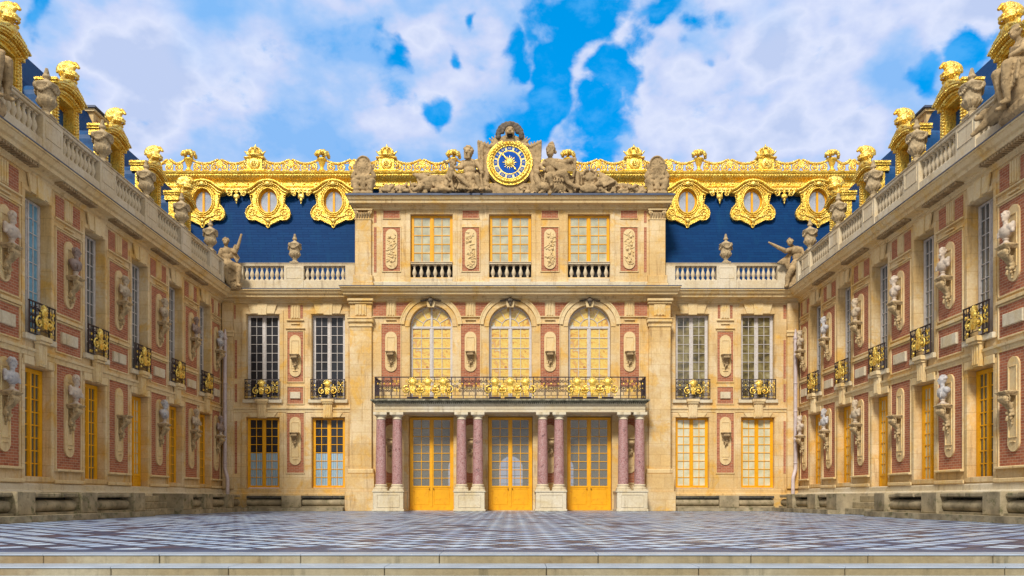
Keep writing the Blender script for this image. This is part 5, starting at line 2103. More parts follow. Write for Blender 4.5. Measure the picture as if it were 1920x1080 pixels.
# ---- left group: seated bearded man, child, animal, piled arms
b = MB()
y = -0.62
head(b, P(877.5, 286, y - 0.1), 0.26, seed=1, beard=True, face=(-0.3, -1))
b.cap(P(878, 293, y), P(880, 300, y), 0.10, 0.12, SCULPT)
b.ball(P(880, 306, y), (0.38, 0.23, 0.26), SCULPT, 14, 10)
b.ball(P(880, 318, y), (0.29, 0.21, 0.27), SCULPT, 14, 10)
b.ball(P(881, 328, y), (0.29, 0.22, 0.20), SCULPT, 14, 10)
for s in (-1, 1):
    b.ball(P(880 + s * 5, 305, y - 0.13), (0.13, 0.08, 0.09), SCULPT)
limb(b, [P(868, 303, y), P(864, 314, y - 0.1), P(853, 315, y - 0.25)], [0.12, 0.085, 0.06])
limb(b, [P(893, 303, y), P(900, 315, y - 0.1), P(903, 325, y - 0.2)], [0.12, 0.09, 0.07])
limb(b, [P(876, 330, y - 0.05), P(862, 335, y - 0.35), P(877, 350, y - 0.35), P(884, 359, y - 0.3), P(879, 360, y - 0.5)], [0.17, 0.125, 0.09, 0.06, 0.05])
limb(b, [P(886, 330, y - 0.05), P(893, 334, y - 0.35), P(896, 348, y - 0.3), P(903, 358, y - 0.3), P(899, 360, y - 0.5)], [0.17, 0.125, 0.09, 0.06, 0.05])
b.ball(P(882, 345, y + 0.1), (0.50, 0.28, 0.42), SCULPT, 14, 10)
for k in range(8):      # drapery
    b.cap(P(866 + k * 5, 329, y - 0.22), P(868 + k * 5.2, 350, y - 0.25), 0.04, 0.05, SCULPT, 6)
limb(b, [P(903, 270, y), P(904, 312, y), P(905, 353, y)], [0.10, 0.08, 0.11])   # post he leans on
b.ball(P(910, 356, y - 0.1), (0.32, 0.20, 0.12), SCULPT)
for px_, py_, rr_ in ((862, 340, (0.62, 0.2, 0.52)), (836, 345, (0.5, 0.2, 0.42)), (893, 335, (0.42, 0.2, 0.6)), (770, 352, (0.6, 0.2, 0.26)), (735, 356, (0.5, 0.2, 0.17))):
    b.ball(P(px_, py_, y + 0.28), rr_, SCULPT, 16, 10)
for k in range(9):      # lion skin over the seat
    b.cap(P(866 + k * 4.2, 334 + (k % 2) * 2, y - 0.12), P(858 + k * 6, 356, y - 0.32), 0.05, 0.065, SCULPT, 7)
# child
head(b, P(848, 308, y - 0.15), 0.19, seed=2, face=(0.6, -1))
limb(b, [P(846, 318, y - 0.1), P(841, 334, y - 0.1)], [0.14, 0.17])
limb(b, [P(848, 321, y - 0.1), P(855, 331, y - 0.25), P(862, 329, y - 0.3)], [0.075, 0.06, 0.045])
limb(b, [P(842, 321, y - 0.1), P(837, 333, y - 0.3), P(843, 341, y - 0.35)], [0.075, 0.06, 0.045])
limb(b, [P(838, 337, y - 0.1), P(835, 349, y - 0.35), P(840, 359, y - 0.3)], [0.11, 0.08, 0.05])
limb(b, [P(843, 337, y - 0.1), P(847, 350, y - 0.3), P(850, 359, y - 0.3)], [0.11, 0.08, 0.05])
limb(b, [P(838, 303, y), P(832, 300, y)], [0.07, 0.05])
# lying animal and armour
b.ball(P(818, 339, y), (0.60, 0.27, 0.34), SCULPT, 14, 10)
b.ball(P(801, 344, y - 0.1), (0.35, 0.25, 0.34), SCULPT, 12, 9)
b.cap(P(797, 335, y - 0.1), P(783, 330, y - 0.15), 0.20, 0.13, SCULPT)
limb(b, [P(790, 345, y - 0.1), P(785, 355, y - 0.3), P(775, 359, y - 0.3)], [0.16, 0.11, 0.07])
limb(b, [P(820, 350, y - 0.1), P(830, 357, y - 0.35), P(842, 359, y - 0.35)], [0.17, 0.11, 0.07])
for k in range(7):
    b.cap(P(780 + 9 * k, 327 + (k % 3) * 2, y - 0.05), P(786 + 9 * k, 350, y - 0.28), 0.05, 0.045, SCULPT, 6)
for i in range(5):
    b.cap(P(782 - i * 2, 329 - i, y), P(778 + i * 9, 322 + 3 * (i % 2), y), 0.05, 0.03, SCULPT, 6)
gx = P(0, 0).x
X = lambda px: P(px, 0).x
heap(b, X(712), X(895), lambda t: 0.25 + 0.75 * t, y + 0.25, 170, 31, rmin=0.06, rmax=0.15)
heap(b, X(712), X(800), lambda t: 0.34 + 0.30 * t, y, 130, 11, rmin=0.05, rmax=0.13)
heap(b, X(795), X(915), lambda t: 0.38, y - 0.1, 80, 12, rmin=0.05, rmax=0.13)
me = sculpt(b, 'carved_group', 0.024, 0.025, 1)
o = place('stone_sculpture_group', me)
tag(o, 'reclining stone figures with bearded seated man and child, left of the clock', 'sculpture', 'sculptures along the top of the clock attic')

# ---- right group: helmeted seated figure with cloak, armour and shield
b = MB()
head(b, P(1031, 285, y - 0.1), 0.22, seed=4, hair=False, face=(-0.7, -1))
b.ball(P(1032, 278, y - 0.05), (0.23, 0.24, 0.20), SCULPT)
b.cap(P(1026, 280, y - 0.22), P(1037, 281, y - 0.2), 0.04, 0.05, SCULPT, 8)
for k in range(7):
    b.ball(P(1029 + k * 1.9, 270 - 4 * math.sin(k * 0.5) + max(0, k - 3) * 4.5, y), 0.085, SCULPT, 7, 5)
b.cap(P(1035, 264, y), P(1036, 268, y), 0.05, 0.07, SCULPT, 7)
b.cap(P(1031, 291, y), P(1032, 298, y), 0.09, 0.12, SCULPT)
b.ball(P(1031, 304, y), (0.34, 0.22, 0.26), SCULPT, 14, 10)
b.ball(P(1033, 316, y), (0.29, 0.20, 0.26), SCULPT, 14, 10)
b.ball(P(1036, 327, y), (0.30, 0.24, 0.19), SCULPT, 14, 10)
for k in range(7):      # cloak swept to the right arm
    b.cap(P(1022 + k, 300 + k * 0.8, y - 0.16), P(1050, 308 + k * 2.2, y - 0.2 - 0.01 * k), 0.045, 0.05, SCULPT, 6)
    b.cap(P(1050, 308 + k * 2.2, y - 0.2), P(1074, 299 + k * 3.4, y - 0.1), 0.05, 0.04, SCULPT, 6)
b.ball(P(1056, 306, y), (0.42, 0.14, 0.18), SCULPT)
limb(b, [P(1042, 300, y), P(1060, 304, y - 0.15), P(1077, 299, y - 0.2), P(1078, 318, y - 0.15), P(1074, 330, y - 0.1)], [0.12, 0.10, 0.085, 0.05, 0.06])
limb(b, [P(1021, 302, y), P(1013, 311, y - 0.1), P(1020, 320, y - 0.25)], [0.11, 0.09, 0.06])
limb(b, [P(1038, 328, y - 0.05), P(1057, 327, y - 0.35), P(1064, 343, y - 0.3), P(1077, 354, y - 0.35)], [0.18, 0.14, 0.10, 0.06])
limb(b, [P(1032, 328, y - 0.05), P(1029, 335, y - 0.4), P(1034, 348, y - 0.35), P(1033, 352, y - 0.45)], [0.18, 0.13, 0.09, 0.06])
for k in range(10):
    b.cap(P(1022 + k * 4, 327, y - 0.25), P(1020 + k * 5, 342, y - 0.3), 0.045, 0.04, SCULPT, 6)
b.ball(P(1040, 347, y), (0.62, 0.28, 0.34), SCULPT, 14, 10)
b.ball(P(1018, 350, y - 0.15), (0.38, 0.2, 0.22), SCULPT, 14, 10)
b.cap(P(1005, 333, y - 0.1), P(1010, 345, y - 0.15), 0.17, 0.16, SCULPT)
b.ball(P(1006, 322, y - 0.05), (0.17, 0.15, 0.17), SCULPT)
b.ball(P(1003, 330, y - 0.15), (0.12, 0.12, 0.12), SCULPT)
for px_, py_, rr_ in ((1020, 338, (0.45, 0.2, 0.6)), (1052, 336, (0.6, 0.2, 0.55)), (1088, 338, (0.6, 0.2, 0.55)), (1125, 344, (0.6, 0.2, 0.48)), (1165, 350, (0.7, 0.2, 0.32)), (1195, 354, (0.4, 0.2, 0.22))):
    b.ball(P(px_, py_, y + 0.28), rr_, SCULPT, 16, 10)
# cuirass and helmet pile
b.ball(P(1105, 334, y), (0.36, 0.24, 0.42), SCULPT, 14, 10)
for k in range(10):
    a = k * 0.63
    b.ball(P(1105 + 13 * math.cos(a), 328 + 9 * math.sin(a), y - 0.2), 0.085, SCULPT, 7, 5)
b.cap(P(1082, 322, y), P(1083, 352, y), 0.12, 0.10, SCULPT)
b.ball(P(1103, 355, y - 0.28), (0.42, 0.12, 0.20), SCULPT, 14, 9)
for k in range(7):
    b.cap(P(1122 + k * 1.5, 322 + k * 0.5, y - 0.05), P(1132 + k * 3.4, 350 - k * 1.6, y - 0.2), 0.05, 0.05, SCULPT, 6)
heap(b, X(1210), X(1010), lambda t: 0.30 + 0.75 * t, y + 0.25, 180, 32, rmin=0.06, rmax=0.15)
heap(b, X(1115), X(1210), lambda t: 0.66 - 0.30 * t, y, 130, 21, rmin=0.05, rmax=0.13)
heap(b, X(975), X(1120), lambda t: 0.40, y - 0.1, 100, 22, rmin=0.05, rmax=0.13)
me = sculpt(b, 'carved_group', 0.024, 0.025, 1)
o = place('stone_sculpture_group', me)
tag(o, 'reclining stone figures with helmeted cloaked warrior and piled armour, right of the clock', 'sculpture', 'sculptures along the top of the clock attic')


# ---- end cartouches
def end_cart(px, label):
    b = MB()
    c = P(px, 313, y)
    for i in range(2):
        pass
    b.ball(c + Vector((0, 0.0, 0.02)), (0.36, 0.14, 0.50), SCULPT, 20, 12)
    b.tube([(c.x + 0.36 * math.cos(2 * PI * i / 24), c.y - 0.10, c.z + 0.02 + 0.49 * math.sin(2 * PI * i / 24)) for i in range(24)], 0.045, SCULPT, 6, closed=True)
    b.ball((c.x, c.y - 0.15, c.z + 0.05), (0.13, 0.06, 0.17), SCULPT)
    for k in range(12):
        a = k * PI / 6
        b.cap((c.x + 0.13 * math.cos(a), c.y - 0.14, c.z + 0.05 + 0.16 * math.sin(a)), (c.x + 0.22 * math.cos(a), c.y - 0.14, c.z + 0.05 + 0.27 * math.sin(a)), 0.028, 0.015, SCULPT, 5)
    for s in (-1, 1):
        b.cap((c.x + s * 0.36, c.y, c.z - 0.12), (c.x + s * 0.47, c.y, c.z - 0.35), 0.09, 0.12, SCULPT)
        b.cap((c.x + s * 0.44, c.y, c.z + 0.15), (c.x + s * 0.40, c.y, c.z + 0.0), 0.05, 0.08, SCULPT)
        b.ball((c.x + s * 0.22, c.y - 0.1, c.z - 0.48), (0.20, 0.14, 0.13), SCULPT)
        b.ball((c.x + s * 0.33, c.y - 0.05, c.z - 0.70), (0.24, 0.2, 0.17), SCULPT)
        b.cap((c.x + s * 0.42, c.y - 0.15, c.z - 0.62), (c.x + s * 0.30, c.y - 0.1, c.z - 1.0), 0.11, 0.17, SCULPT)
        for k in range(3):
            b.ball((c.x + s * 0.50, c.y - 0.05, c.z - 0.42 - 0.2 * k), 0.09, SCULPT, 7, 5)
    b.cap((c.x, c.y - 0.02, c.z - 0.40), (c.x, c.y - 0.02, c.z - 1.05), 0.16, 0.14, SCULPT)
    for k in (-1, 0, 1):
        b.cap((c.x + k * 0.07, c.y - 0.17, c.z - 0.45), (c.x + k * 0.08, c.y - 0.15, c.z - 1.0), 0.035, 0.04, SCULPT, 6)
    b.box(c.x - 0.46, c.x + 0.46, c.y - 0.24, c.y + 0.24, 14.565, 14.68, SCULPT)
    me = sculpt(b, 'cartouche', 0.028, 0.02, 1)
    o = place('stone_cartouche', me)
    tag(o, label, 'cartouche', 'sculptures along the top of the clock attic')


end_cart(681, 'oval stone cartouche on scrolls at the left end of the clock attic')
end_cart(1231, 'oval stone cartouche on scrolls at the right end of the clock attic')

# ---- clock with its stone surround
clock = empty('clock', (0, 0, 14.56))
tag(clock, 'blue and gold clock with sun face in a carved stone surround of wings and banners', 'clock')
cc = P(955, 304, -0.62)
b = MB()
# surround in coordinates relative to the clock empty
o0 = Vector((0, 0, 14.56))
ccl = cc - o0
yb_ = ccl.y
N = 40
b.add([(ccl.x + 1.10 * math.cos(2 * PI * i / N), yy_, ccl.z + 1.10 * math.sin(2 * PI * i / N)) for yy_ in (yb_ - 0.02, yb_ + 0.45) for i in range(N)],
      [(i, (i + 1) % N, N + (i + 1) % N, N + i) for i in range(N)] + [list(range(N)), list(range(2 * N - 1, N - 1, -1))], SCULPT)
Q = lambda px, py, yy=yb_: P(px, py, yy) - o0
for s in (-1, 1):
    f = lambda px: 955 + s * px
    # banner folds / wings
    for k in range(9):
        b.cap(Q(f(36 + k * 2.6), 322 - k * 1.0, yb_ + 0.05), Q(f(30 + k * 3.6), 276 - k * 1.6, yb_ + 0.02), 0.05, 0.055, SCULPT, 6)
    for k in range(5):
        b.cap(Q(f(38 + k * 4.5), 274 - k * 2.4, yb_), Q(f(34 + k * 6.2), 266 - k * 1.2, yb_), 0.075, 0.035, SCULPT, 6)
    b.ball(Q(f(46), 290, yb_ + 0.15), (0.26, 0.10, 0.45), SCULPT)
    limb(b, [Q(f(40), 318, yb_), Q(f(46), 340, yb_), Q(f(44), 356, yb_)], [0.12, 0.15, 0.18])
    for k in range(4):
        b.cap(Q(f(28 - k * 2), 268 - k * 3, yb_ - 0.05), Q(f(38 - k * 5), 258 - k * 2.5, yb_ - 0.05), 0.07, 0.03, SCULPT, 6)
    for k in range(5):
        b.ball(Q(f(12 + 5 * k), 266 + k * 1.6, yb_ - 0.05), 0.11, SCULPT, 7, 5)
b.box(ccl.x - 1.05, ccl.x + 1.05, yb_ - 0.05, yb_ + 0.4, 0.01, 0.55, TRIM)
b.ball(Q(955, 262, yb_), (0.55, 0.2, 0.28), SCULPT)
me = sculpt(b, 'stone_surround', 0.026, 0.02, 0)
place('stone_surround', me, clock)
b = MB()
for i in range(13):                         # wreath of fruit over the top
    a = R(-12 + 204 * i / 12)
    b.ball(Q(955.5 + 22 * math.cos(a), 252 - 21 * math.sin(a), yb_ - 0.08), (0.135, 0.13, 0.13), DARKST, 8, 6, bump=0.06)
for i in range(9):
    a = R(10 + 160 * i / 8)
    b.ball(Q(955.5 + 14 * math.cos(a), 249 - 15 * math.sin(a), yb_ - 0.1), 0.11, DARKST, 8, 6)
me = sculpt(b, 'fruit_wreath', 0.028, 0.03, 0)
place('fruit_wreath', me, clock)
b = MB()
b.ball(Q(955.5, 246, yb_ - 0.22), (0.21, 0.20, 0.19), SCULPT, 12, 9)
b.cap(Q(951, 251, yb_ - 0.36), Q(960, 251, yb_ - 0.36), 0.07, 0.07, SCULPT, 8)
b.ball(Q(955.5, 248, yb_ - 0.42), (0.07, 0.07, 0.06), SCULPT)
for s in (-1, 1):
    b.cap(Q(955.5 + s * 7, 247, yb_ - 0.2), Q(955.5 + s * 6, 258, yb_ - 0.2), 0.06, 0.05, SCULPT, 7)
    b.ball(Q(955.5 + s * 4, 243, yb_ - 0.38), 0.045, SCULPT, 6, 5)
me = sculpt(b, 'lion_mask', 0.022, 0.015, 0)
place('lion_mask', me, clock)
b = MB()
b.ball(Q(955.5, 255.5, yb_ - 0.24), (0.14, 0.09, 0.09), BLACK, 10, 6)
b.obj('mask_mouth', clock)

yd = yb_ - 0.10


def disc(b, r0, r1, y0, y1, m, n=48):
    b.band(ccl.x, ccl.z, r0, r1, 0, 360, y0, y1, m, n)


b = MB()
disc(b, 0.97, 1.05, yb_ - 0.14, yb_ + 0.02, GOLD)
b.tube([(ccl.x + 0.88 * math.cos(2 * PI * i / 48), yb_ - 0.10, ccl.z + 0.88 * math.sin(2 * PI * i / 48)) for i in range(48)], 0.105, GOLD, 10, closed=True)
rnd = random.Random(8)
for i in range(110):
    a = 2 * PI * i / 110
    r = 0.88 + 0.055 * math.sin(i * 2.1)
    b.ball((ccl.x + r * math.cos(a), yb_ - 0.205, ccl.z + r * math.sin(a)), (0.038, 0.03, 0.038), GOLDR, 6, 4)
disc(b, 0.745, 0.78, yb_ - 0.16, yb_ - 0.02, GOLD)
b.obj('gilded_ring', clock)
b = MB()
disc(b, 0.50, 0.745, yd - 0.005, yd + 0.05, DIALW)
disc(b, 0.525, 0.555, yd - 0.02, yd - 0.0051, GOLD)
dial = b.obj('dial', clock)
b = MB()
b.prism([(ccl.x + 0.50 * math.cos(2 * PI * i / 48), ccl.z + 0.50 * math.sin(2 * PI * i / 48)) for i in range(48)], yd - 0.012, yd + 0.05, ENAMEL)
for i in range(12):
    a = PI / 2 - 2 * PI * i / 12
    ca, sa = math.cos(a), math.sin(a)
    tx, tz = -sa, ca
    r0, r1, h0, h1 = 0.57, 0.725, 0.075, 0.10
    r0, r1, h0, h1 = 0.565, 0.735, 0.095, 0.135
    pts = [(r0, -h0), (r1 - 0.03, -h1), (r1, 0), (r1 - 0.03, h1), (r0, h0)]
    b.prism([(ccl.x + r * ca + h * tx, ccl.z + r * sa + h * tz) for r, h in pts], yd - 0.022, yd - 0.006, ENAMEL)
b.obj('blue_enamel', dial)
NUM = ['XII', 'I', 'II', 'III', 'IIII', 'V', 'VI', 'VII', 'VIII', 'IX', 'X', 'XI']
b = MB()


def numeral(b, s, c, ang, size):
    wds = {'I': 0.34, 'V': 0.75, 'X': 0.75}
    tot = sum(wds[ch] for ch in s)
    x = -tot / 2
    t = 0.13
    ca, sa = math.cos(ang), math.sin(ang)
    ks = min(1.0, 1.75 / tot)

    def T(px_, pz_):
        px_ *= size * ks
        pz_ *= size
        return (c[0] + px_ * ca - pz_ * sa, c[1] + px_ * sa + pz_ * ca)

    def stroke(x0, z0, x1, z1):
        d = Vector((x1 - x0, z1 - z0))
        n_ = Vector((-d.y, d.x)).normalized() * t / 2
        b.prism([T(x0 - n_.x, z0 - n_.y), T(x1 - n_.x, z1 - n_.y), T(x1 + n_.x, z1 + n_.y), T(x0 + n_.x, z0 + n_.y)], yd - 0.034, yd - 0.0225, DIALW)
    for ch in s:
        w_ = wds[ch]
        if ch == 'I':
            stroke(x + w_ / 2, -0.5, x + w_ / 2, 0.5)
        elif ch == 'V':
            stroke(x + 0.08, 0.5, x + w_ / 2, -0.5)
            stroke(x + w_ - 0.08, 0.5, x + w_ / 2, -0.5)
        else:
            stroke(x + 0.08, 0.5, x + w_ - 0.08, -0.5)
            stroke(x + w_ - 0.08, 0.5, x + 0.08, -0.5)
        x += w_


for i, s in enumerate(NUM):
    a = PI / 2 - 2 * PI * i / 12
    numeral(b, s, (ccl.x + 0.645 * math.cos(a), ccl.z + 0.645 * math.sin(a)), a - PI / 2, 0.10)
b.obj('numerals', dial)
b = MB()
for i in range(16):
    a = 2 * PI * i / 16
    r1 = 0.36 if i % 2 == 0 else 0.30
    b.prism([(ccl.x + 0.14 * math.cos(a - 0.17), ccl.z + 0.14 * math.sin(a - 0.17)), (ccl.x + r1 * math.cos(a), ccl.z + r1 * math.sin(a)), (ccl.x + 0.14 * math.cos(a + 0.17), ccl.z + 0.14 * math.sin(a + 0.17))][::1], yd - 0.04, yd - 0.013, GOLDR)
b.ball((ccl.x, yd - 0.05, ccl.z), (0.17, 0.06, 0.18), GOLDR, 14, 9)
b.ball((ccl.x, yd - 0.115, ccl.z - 0.01), (0.025, 0.03, 0.04), GOLDR, 6, 5)
for s in (-1, 1):
    b.ball((ccl.x + s * 0.06, yd - 0.10, ccl.z + 0.04), (0.03, 0.015, 0.015), GOLDR, 6, 5)
b.cap((ccl.x - 0.04, yd - 0.105, ccl.z - 0.075), (ccl.x + 0.04, yd - 0.105, ccl.z - 0.075), 0.013, 0.013, GOLDR, 5)
b.obj('sun_face', clock)
b = MB()
a = R(131)
ca, sa = math.cos(a), math.sin(a)
for r0, r1, w0, w1 in ((0.1, 0.46, 0.03, 0.02), (0.46, 0.60, 0.055, 0.0), (-0.1, -0.36, 0.03, 0.02), (-0.36, -0.46, 0.05, 0.0)):
    b.prism([(ccl.x + r0 * ca + w0 * sa, ccl.z + r0 * sa - w0 * ca), (ccl.x + r1 * ca + w1 * sa + 0.001, ccl.z + r1 * sa - w1 * ca), (ccl.x + r1 * ca - w1 * sa, ccl.z + r1 * sa + w1 * ca), (ccl.x + r0 * ca - w0 * sa, ccl.z + r0 * sa + w0 * ca)], yd - 0.07, yd - 0.052, GOLDR)
b.obj('clock_hand', clock)


# ---- corner statues and the near statue on the right
def P2(px, py, y=-0.55, z0=10.28, base=532):
    k = 1560 / (39 + y)
    return Vector((CAMX + (px - 959.5) / k, y, z0 + (base - py) / k))


b = MB()
y = -0.45
q = lambda px, py, dy=0.0: P2(px, py, y + dy)
head(b, q(423, 444, -0.1), 0.16, seed=7, face=(0.7, -1))
b.cap(q(423, 450), q(424, 456), 0.08, 0.10, SCULPT)
b.ball(q(424, 461), (0.25, 0.17, 0.20), SCULPT, 14, 10)
b.ball(q(424, 472), (0.20, 0.16, 0.22), SCULPT, 14, 10)
b.ball(q(425, 484), (0.30, 0.26, 0.22), SCULPT, 14, 10)
limb(b, [q(433, 459), q(441, 465, -0.2), q(447, 450, -0.25), q(451, 436, -0.25)], [0.10, 0.085, 0.065, 0.05])
b.ball(q(452, 433, -0.25), (0.06, 0.05, 0.06), SCULPT)
limb(b, [q(415, 459), q(410, 472, -0.1), q(415, 481, -0.25)], [0.10, 0.085, 0.06])
limb(b, [q(429, 486), q(447, 495, -0.4), q(447, 512, -0.4), q(446, 528, -0.4), q(449, 531, -0.55)], [0.18, 0.14, 0.11, 0.07, 0.05])
limb(b, [q(421, 486), q(421, 499, -0.45), q(424, 513, -0.4), q(428, 526, -0.4)], [0.18, 0.14, 0.11, 0.08])
b.ball(q(427, 508), (0.42, 0.35, 0.55), SCULPT, 16, 12)
for k in range(12):
    b.cap(q(411 + k * 3.3, 488 + abs(k - 6), -0.28), q(413 + k * 3.5, 520 - abs(k - 6) * 1.5, -0.36), 0.055, 0.05, SCULPT, 6)
for k in range(6):
    b.cap(q(412 + k * 3, 490, -0.3), q(440 + k * 2, 498 + k * 2, -0.42), 0.05, 0.045, SCULPT, 6)
for k in range(5):      # veil behind the raised arm
    b.cap(q(436 + k * 1.5, 466, 0.0), q(444 + k, 482 - k * 2, -0.02), 0.06, 0.04, SCULPT, 6)
b.cap(q(441, 452, -0.1), q(434, 470, 0), 0.07, 0.12, SCULPT)
b.cap(q(410, 526), q(445, 528, -0.2), 0.25, 0.22, SCULPT)
me = sculpt(b, 'seated_statue', 0.022, 0.02, 1)
o = place('stone_statue', me)
tag(o, 'seated draped woman statue raising one arm on the left inner corner of the cornice', 'statue', 'statues seated on the court cornices')

b = MB()
head(b, q(1481, 446, -0.15), 0.16, seed=9, face=(-0.8, -0.6))
b.cap(q(1484, 451), q(1489, 457), 0.09, 0.12, SCULPT)
b.ball(q(1492, 460), (0.30, 0.20, 0.22), SCULPT, 14, 10)
b.ball(q(1494, 472), (0.22, 0.17, 0.22), SCULPT, 14, 10)
b.ball(q(1494, 483), (0.26, 0.22, 0.20), SCULPT, 14, 10)
limb(b, [q(1485, 457), q(1473, 463, -0.2), q(1461, 458, -0.3), q(1441, 448, -0.35)], [0.11, 0.10, 0.08, 0.035])
b.cap(q(1501, 457), q(1508, 470, -0.1), 0.11, 0.08, SCULPT)
for k in range(6):      # feathered wing folded low
    b.cap(q(1483 - k, 462 + k * 2, 0.1), q(1469 + k * 1.5, 478 + k * 3, 0.0), 0.10, 0.07, SCULPT, 7)
    b.cap(q(1474, 472 + k * 2, 0.0), q(1458 + k * 1.5, 483 + k * 0.5, -0.05), 0.07, 0.04, SCULPT, 7)
limb(b, [q(1491, 485), q(1484, 499, -0.4), q(1476, 514, -0.35), q(1475, 530, -0.35), q(1472, 532, -0.5)], [0.18, 0.14, 0.11, 0.07, 0.05])
limb(b, [q(1498, 486), q(1500, 498, -0.3), q(1494, 514, -0.3), q(1490, 530, -0.3)], [0.18, 0.14, 0.11, 0.08])
b.ball(q(1492, 518, 0.0), (0.40, 0.35, 0.42), SCULPT, 16, 12)
for k in range(8):
    b.cap(q(1482 + k * 3, 487, -0.2), q(1484 + k * 2.6, 504, -0.28), 0.05, 0.04, SCULPT, 6)
b.cap(q(1478, 528, -0.1), q(1498, 526, 0), 0.2, 0.26, SCULPT)
me = sculpt(b, 'winged_statue', 0.022, 0.02, 1)
o = place('stone_statue', me)
tag(o, 'winged statue stretching one arm over the blue roof on the right inner corner', 'statue', 'statues seated on the court cornices')


def seated_on_rail(sx, label, seed):
    """large seated figure with an animal at its feet, built facing the court along local -y, origin on the cornice"""
    b = MB()
    V = Vector
    head(b, V((0, -0.15, 2.35)), 0.17, seed=seed, face=(0.3, -1))
    b.cap((0, -0.08, 2.2), (0, -0.02, 2.08), 0.085, 0.11, SCULPT)
    b.ball((0, 0, 1.95), (0.28, 0.18, 0.22), SCULPT, 14, 10)
    b.ball((0, 0, 1.72), (0.23, 0.17, 0.24), SCULPT, 14, 10)
    b.ball((0, 0, 1.5), (0.28, 0.24, 0.20), SCULPT, 14, 10)
    limb(b, [V((0.27, 0, 2.0)), V((0.36, -0.18, 1.72)), V((0.22, -0.42, 1.62))], [0.11, 0.085, 0.055])
    limb(b, [V((-0.27, 0, 2.0)), V((-0.40, -0.05, 1.72)), V((-0.42, -0.30, 1.52))], [0.11, 0.085, 0.055])
    limb(b, [V((0.14, -0.05, 1.46)), V((0.22, -0.52, 1.36)), V((0.22, -0.55, 0.85)), V((0.22, -0.50, 0.42)), V((0.22, -0.68, 0.36))], [0.18, 0.14, 0.11, 0.07, 0.05])
    limb(b, [V((-0.14, -0.05, 1.46)), V((-0.20, -0.55, 1.30)), V((-0.16, -0.48, 0.80)), V((-0.12, -0.42, 0.38)), V((-0.12, -0.60, 0.32))], [0.18, 0.14, 0.11, 0.07, 0.05])
    for k in range(12):
        a = -0.45 + 0.08 * k
        b.cap((a, -0.30, 1.45 - 0.02 * (k % 3)), (a * 1.2, -0.42, 0.72 + 0.05 * (k % 4)), 0.055, 0.05, SCULPT, 6)
    for k in range(6):
        b.cap((-0.24, -0.14, 2.05 - 0.08 * k), (0.24, -0.17, 1.86 - 0.07 * k), 0.045, 0.04, SCULPT, 6)
    b.ball((0, 0.05, 0.85), (0.50, 0.38, 0.70), SCULPT, 14, 10)
    b.cap((-0.5, 0, 0.25), (0.5, 0, 0.25), 0.30, 0.30, SCULPT)
    # animal lying along the parapet
    b.cap((-0.45, -0.2, 0.55), (-0.95, -0.25, 0.45), 0.26, 0.22, SCULPT)
    b.ball((-1.10, -0.35, 0.62), (0.17, 0.19, 0.16), SCULPT)
    b.cap((-1.12, -0.45, 0.58), (-1.18, -0.60, 0.52), 0.10, 0.07, SCULPT)
    limb(b, [V((-1.0, -0.35, 0.40)), V((-1.12, -0.55, 0.20)), V((-1.2, -0.7, 0.08))], [0.12, 0.08, 0.06])
    for k in range(9):
        b.ball((-1.02 + 0.05 * math.cos(k), -0.25 + 0.04 * k * 0.3, 0.60 + 0.12 * math.sin(k * 1.7)), 0.10, SCULPT, 7, 5)
    me = sculpt(b, 'seated_statue', 0.022, 0.02, 1)
    o = place('stone_statue', me, None, (sx * (WX - 0.45), -17.75 if sx > 0 else -18.3, 10.28), R(90) if sx < 0 else R(-90), (0.9, 0.9, 0.94))
    tag(o, label, 'statue', 'statues seated on the court cornices')
    return o


seated_on_rail(1, 'large draped statue with an animal at its feet, at the right edge before the balustrade', 5)
seated_on_rail(-1, 'stone statue at the extreme left edge on the wing cornice', 6)


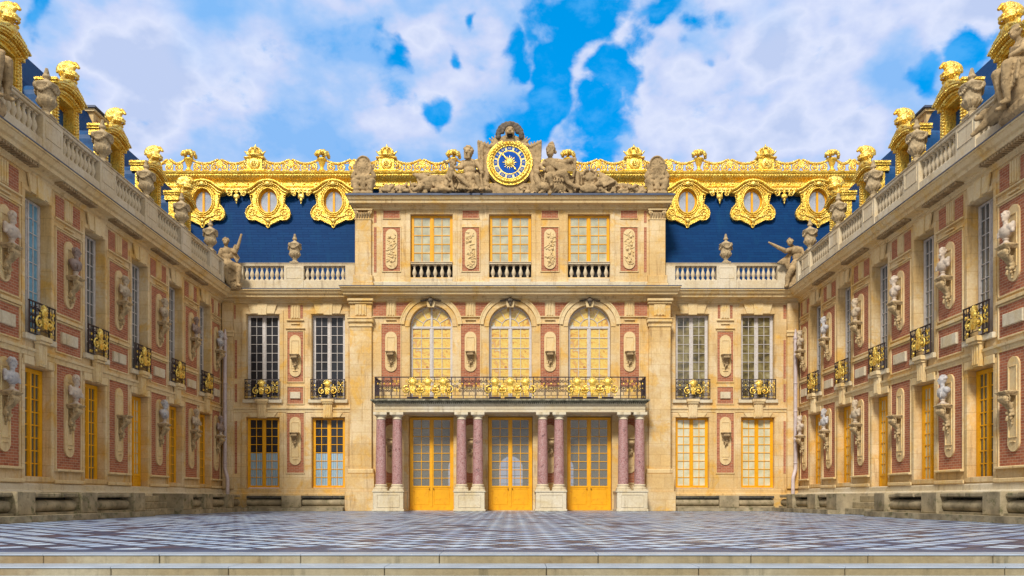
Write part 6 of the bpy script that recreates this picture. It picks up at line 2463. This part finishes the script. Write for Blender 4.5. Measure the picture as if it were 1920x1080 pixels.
# ================================================================== STONE BENCHES ROUND THE COURT
def bench(e, xa, xb, blocks, D, name=True, top=0.76):
    """local: wall plane y=0 looking -y; D = projection"""
    b = MB()
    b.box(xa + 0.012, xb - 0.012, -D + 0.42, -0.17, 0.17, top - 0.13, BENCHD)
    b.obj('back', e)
    b = MB()
    x = xa
    cuts = sorted([c for bl in blocks for c in bl])
    b.box(xa, xb, -D - 0.38, -0.17, 0.0, 0.168, BENCH)
    o = b.obj('kerb', e)
    # seat slabs between joints
    xs = [xa]
    while xs[-1] < xb - 1.4:
        xs.append(xs[-1] + random.uniform(1.1, 1.5))
    xs.append(xb)
    b = MB()
    for i in range(len(xs) - 1):
        dz = random.uniform(-0.012, 0.012)
        b.bbox(xs[i] + 0.006, xs[i + 1] - 0.006, -D + 0.06 + random.uniform(-0.02, 0.02), -0.17, top - 0.13 + dz, top + dz, BENCH if D > 1 else BENCHD, 0.03)
    b.obj('seat', e)
    prev = xa
    rolls = []
    for p0, p1 in sorted(blocks):
        if p0 > prev + 0.2:
            rolls.append((prev, p0))
        prev = p1
    if prev < xb - 0.2:
        rolls.append((prev, xb))
    for r0, r1 in rolls:
        b = MB()
        b.tube([(r0 + 0.01, -D + 0.26, 0.395), ((r0 + r1) / 2, -D + 0.26, 0.395), (r1 - 0.01, -D + 0.26, 0.395)], 0.165, BENCH, 16)
        b.box(r0 + 0.005, r1 - 0.005, -D + 0.03, -D + 0.41, 0.169, 0.23, BENCH)
        b.obj('roll_moulding', e)
    for p0, p1 in blocks:
        b = MB()
        b.bbox(p0, p1, -D - 0.05, -0.17, 0.17, top + 0.015, BENCH, 0.02)
        b.obj('support_block', e)


for s in (-1, 1):
    side = 'left' if s < 0 else 'right'
    U = (lambda y: y) if s < 0 else (lambda y: -y)
    so_ = lambda a, c: tuple(sorted((U(a), U(c))))
    e = empty('stone_bench', (s * WX, 0, 0), R(90) if s < 0 else R(-90))
    tag(e, 'mossy stone bench with roll moulding under the near windows of the %s wing' % side, 'stone bench', 'stone benches along the court walls')
    a, c = so_(WEND, -11.2)
    bench(e, a, c, [so_(-18.4, -17.6), so_(-15.3, -14.4), so_(-12.0, -11.2)], 1.30)
    e = empty('stone_bench', (s * WX, 0, 0), R(90) if s < 0 else R(-90))
    tag(e, 'mossy stone bench between the side door and the inner corner of the %s wing' % side, 'stone bench', 'stone benches along the court walls')
    a, c = so_(-7.9, -0.95)
    bench(e, a, c, [so_(-7.9, -6.9), so_(-5.7, -4.8), so_(-3.0, -2.2)], 1.26)
    e = empty('stone_bench', (0, 0, 0))
    tag(e, 'dark weathered stone bench under the ground floor windows %s of the portico' % side, 'stone bench', 'stone benches along the court walls')
    a, c = sorted((s * 7.62, s * 12.15))
    bench(e, a, c, [tuple(sorted((s * 9.6, s * 10.5)))], 0.80, top=0.70)
    # door steps in the gap
    e = empty('door_steps', (s * WX, 0, 0), R(90) if s < 0 else R(-90))
    tag(e, 'pale stone steps up to the yellow side door in the %s wing' % side, 'steps', 'stone steps at the wing doors')
    a, c = so_(-11.18, -7.92)
    for i in range(3):
        b = MB()
        b.bbox(a, c, -1.0 + i * 0.28, -0.165, 0.23 * i, 0.23 * (i + 1) - 0.002, BENCHL, 0.015)
        b.obj('step', e)
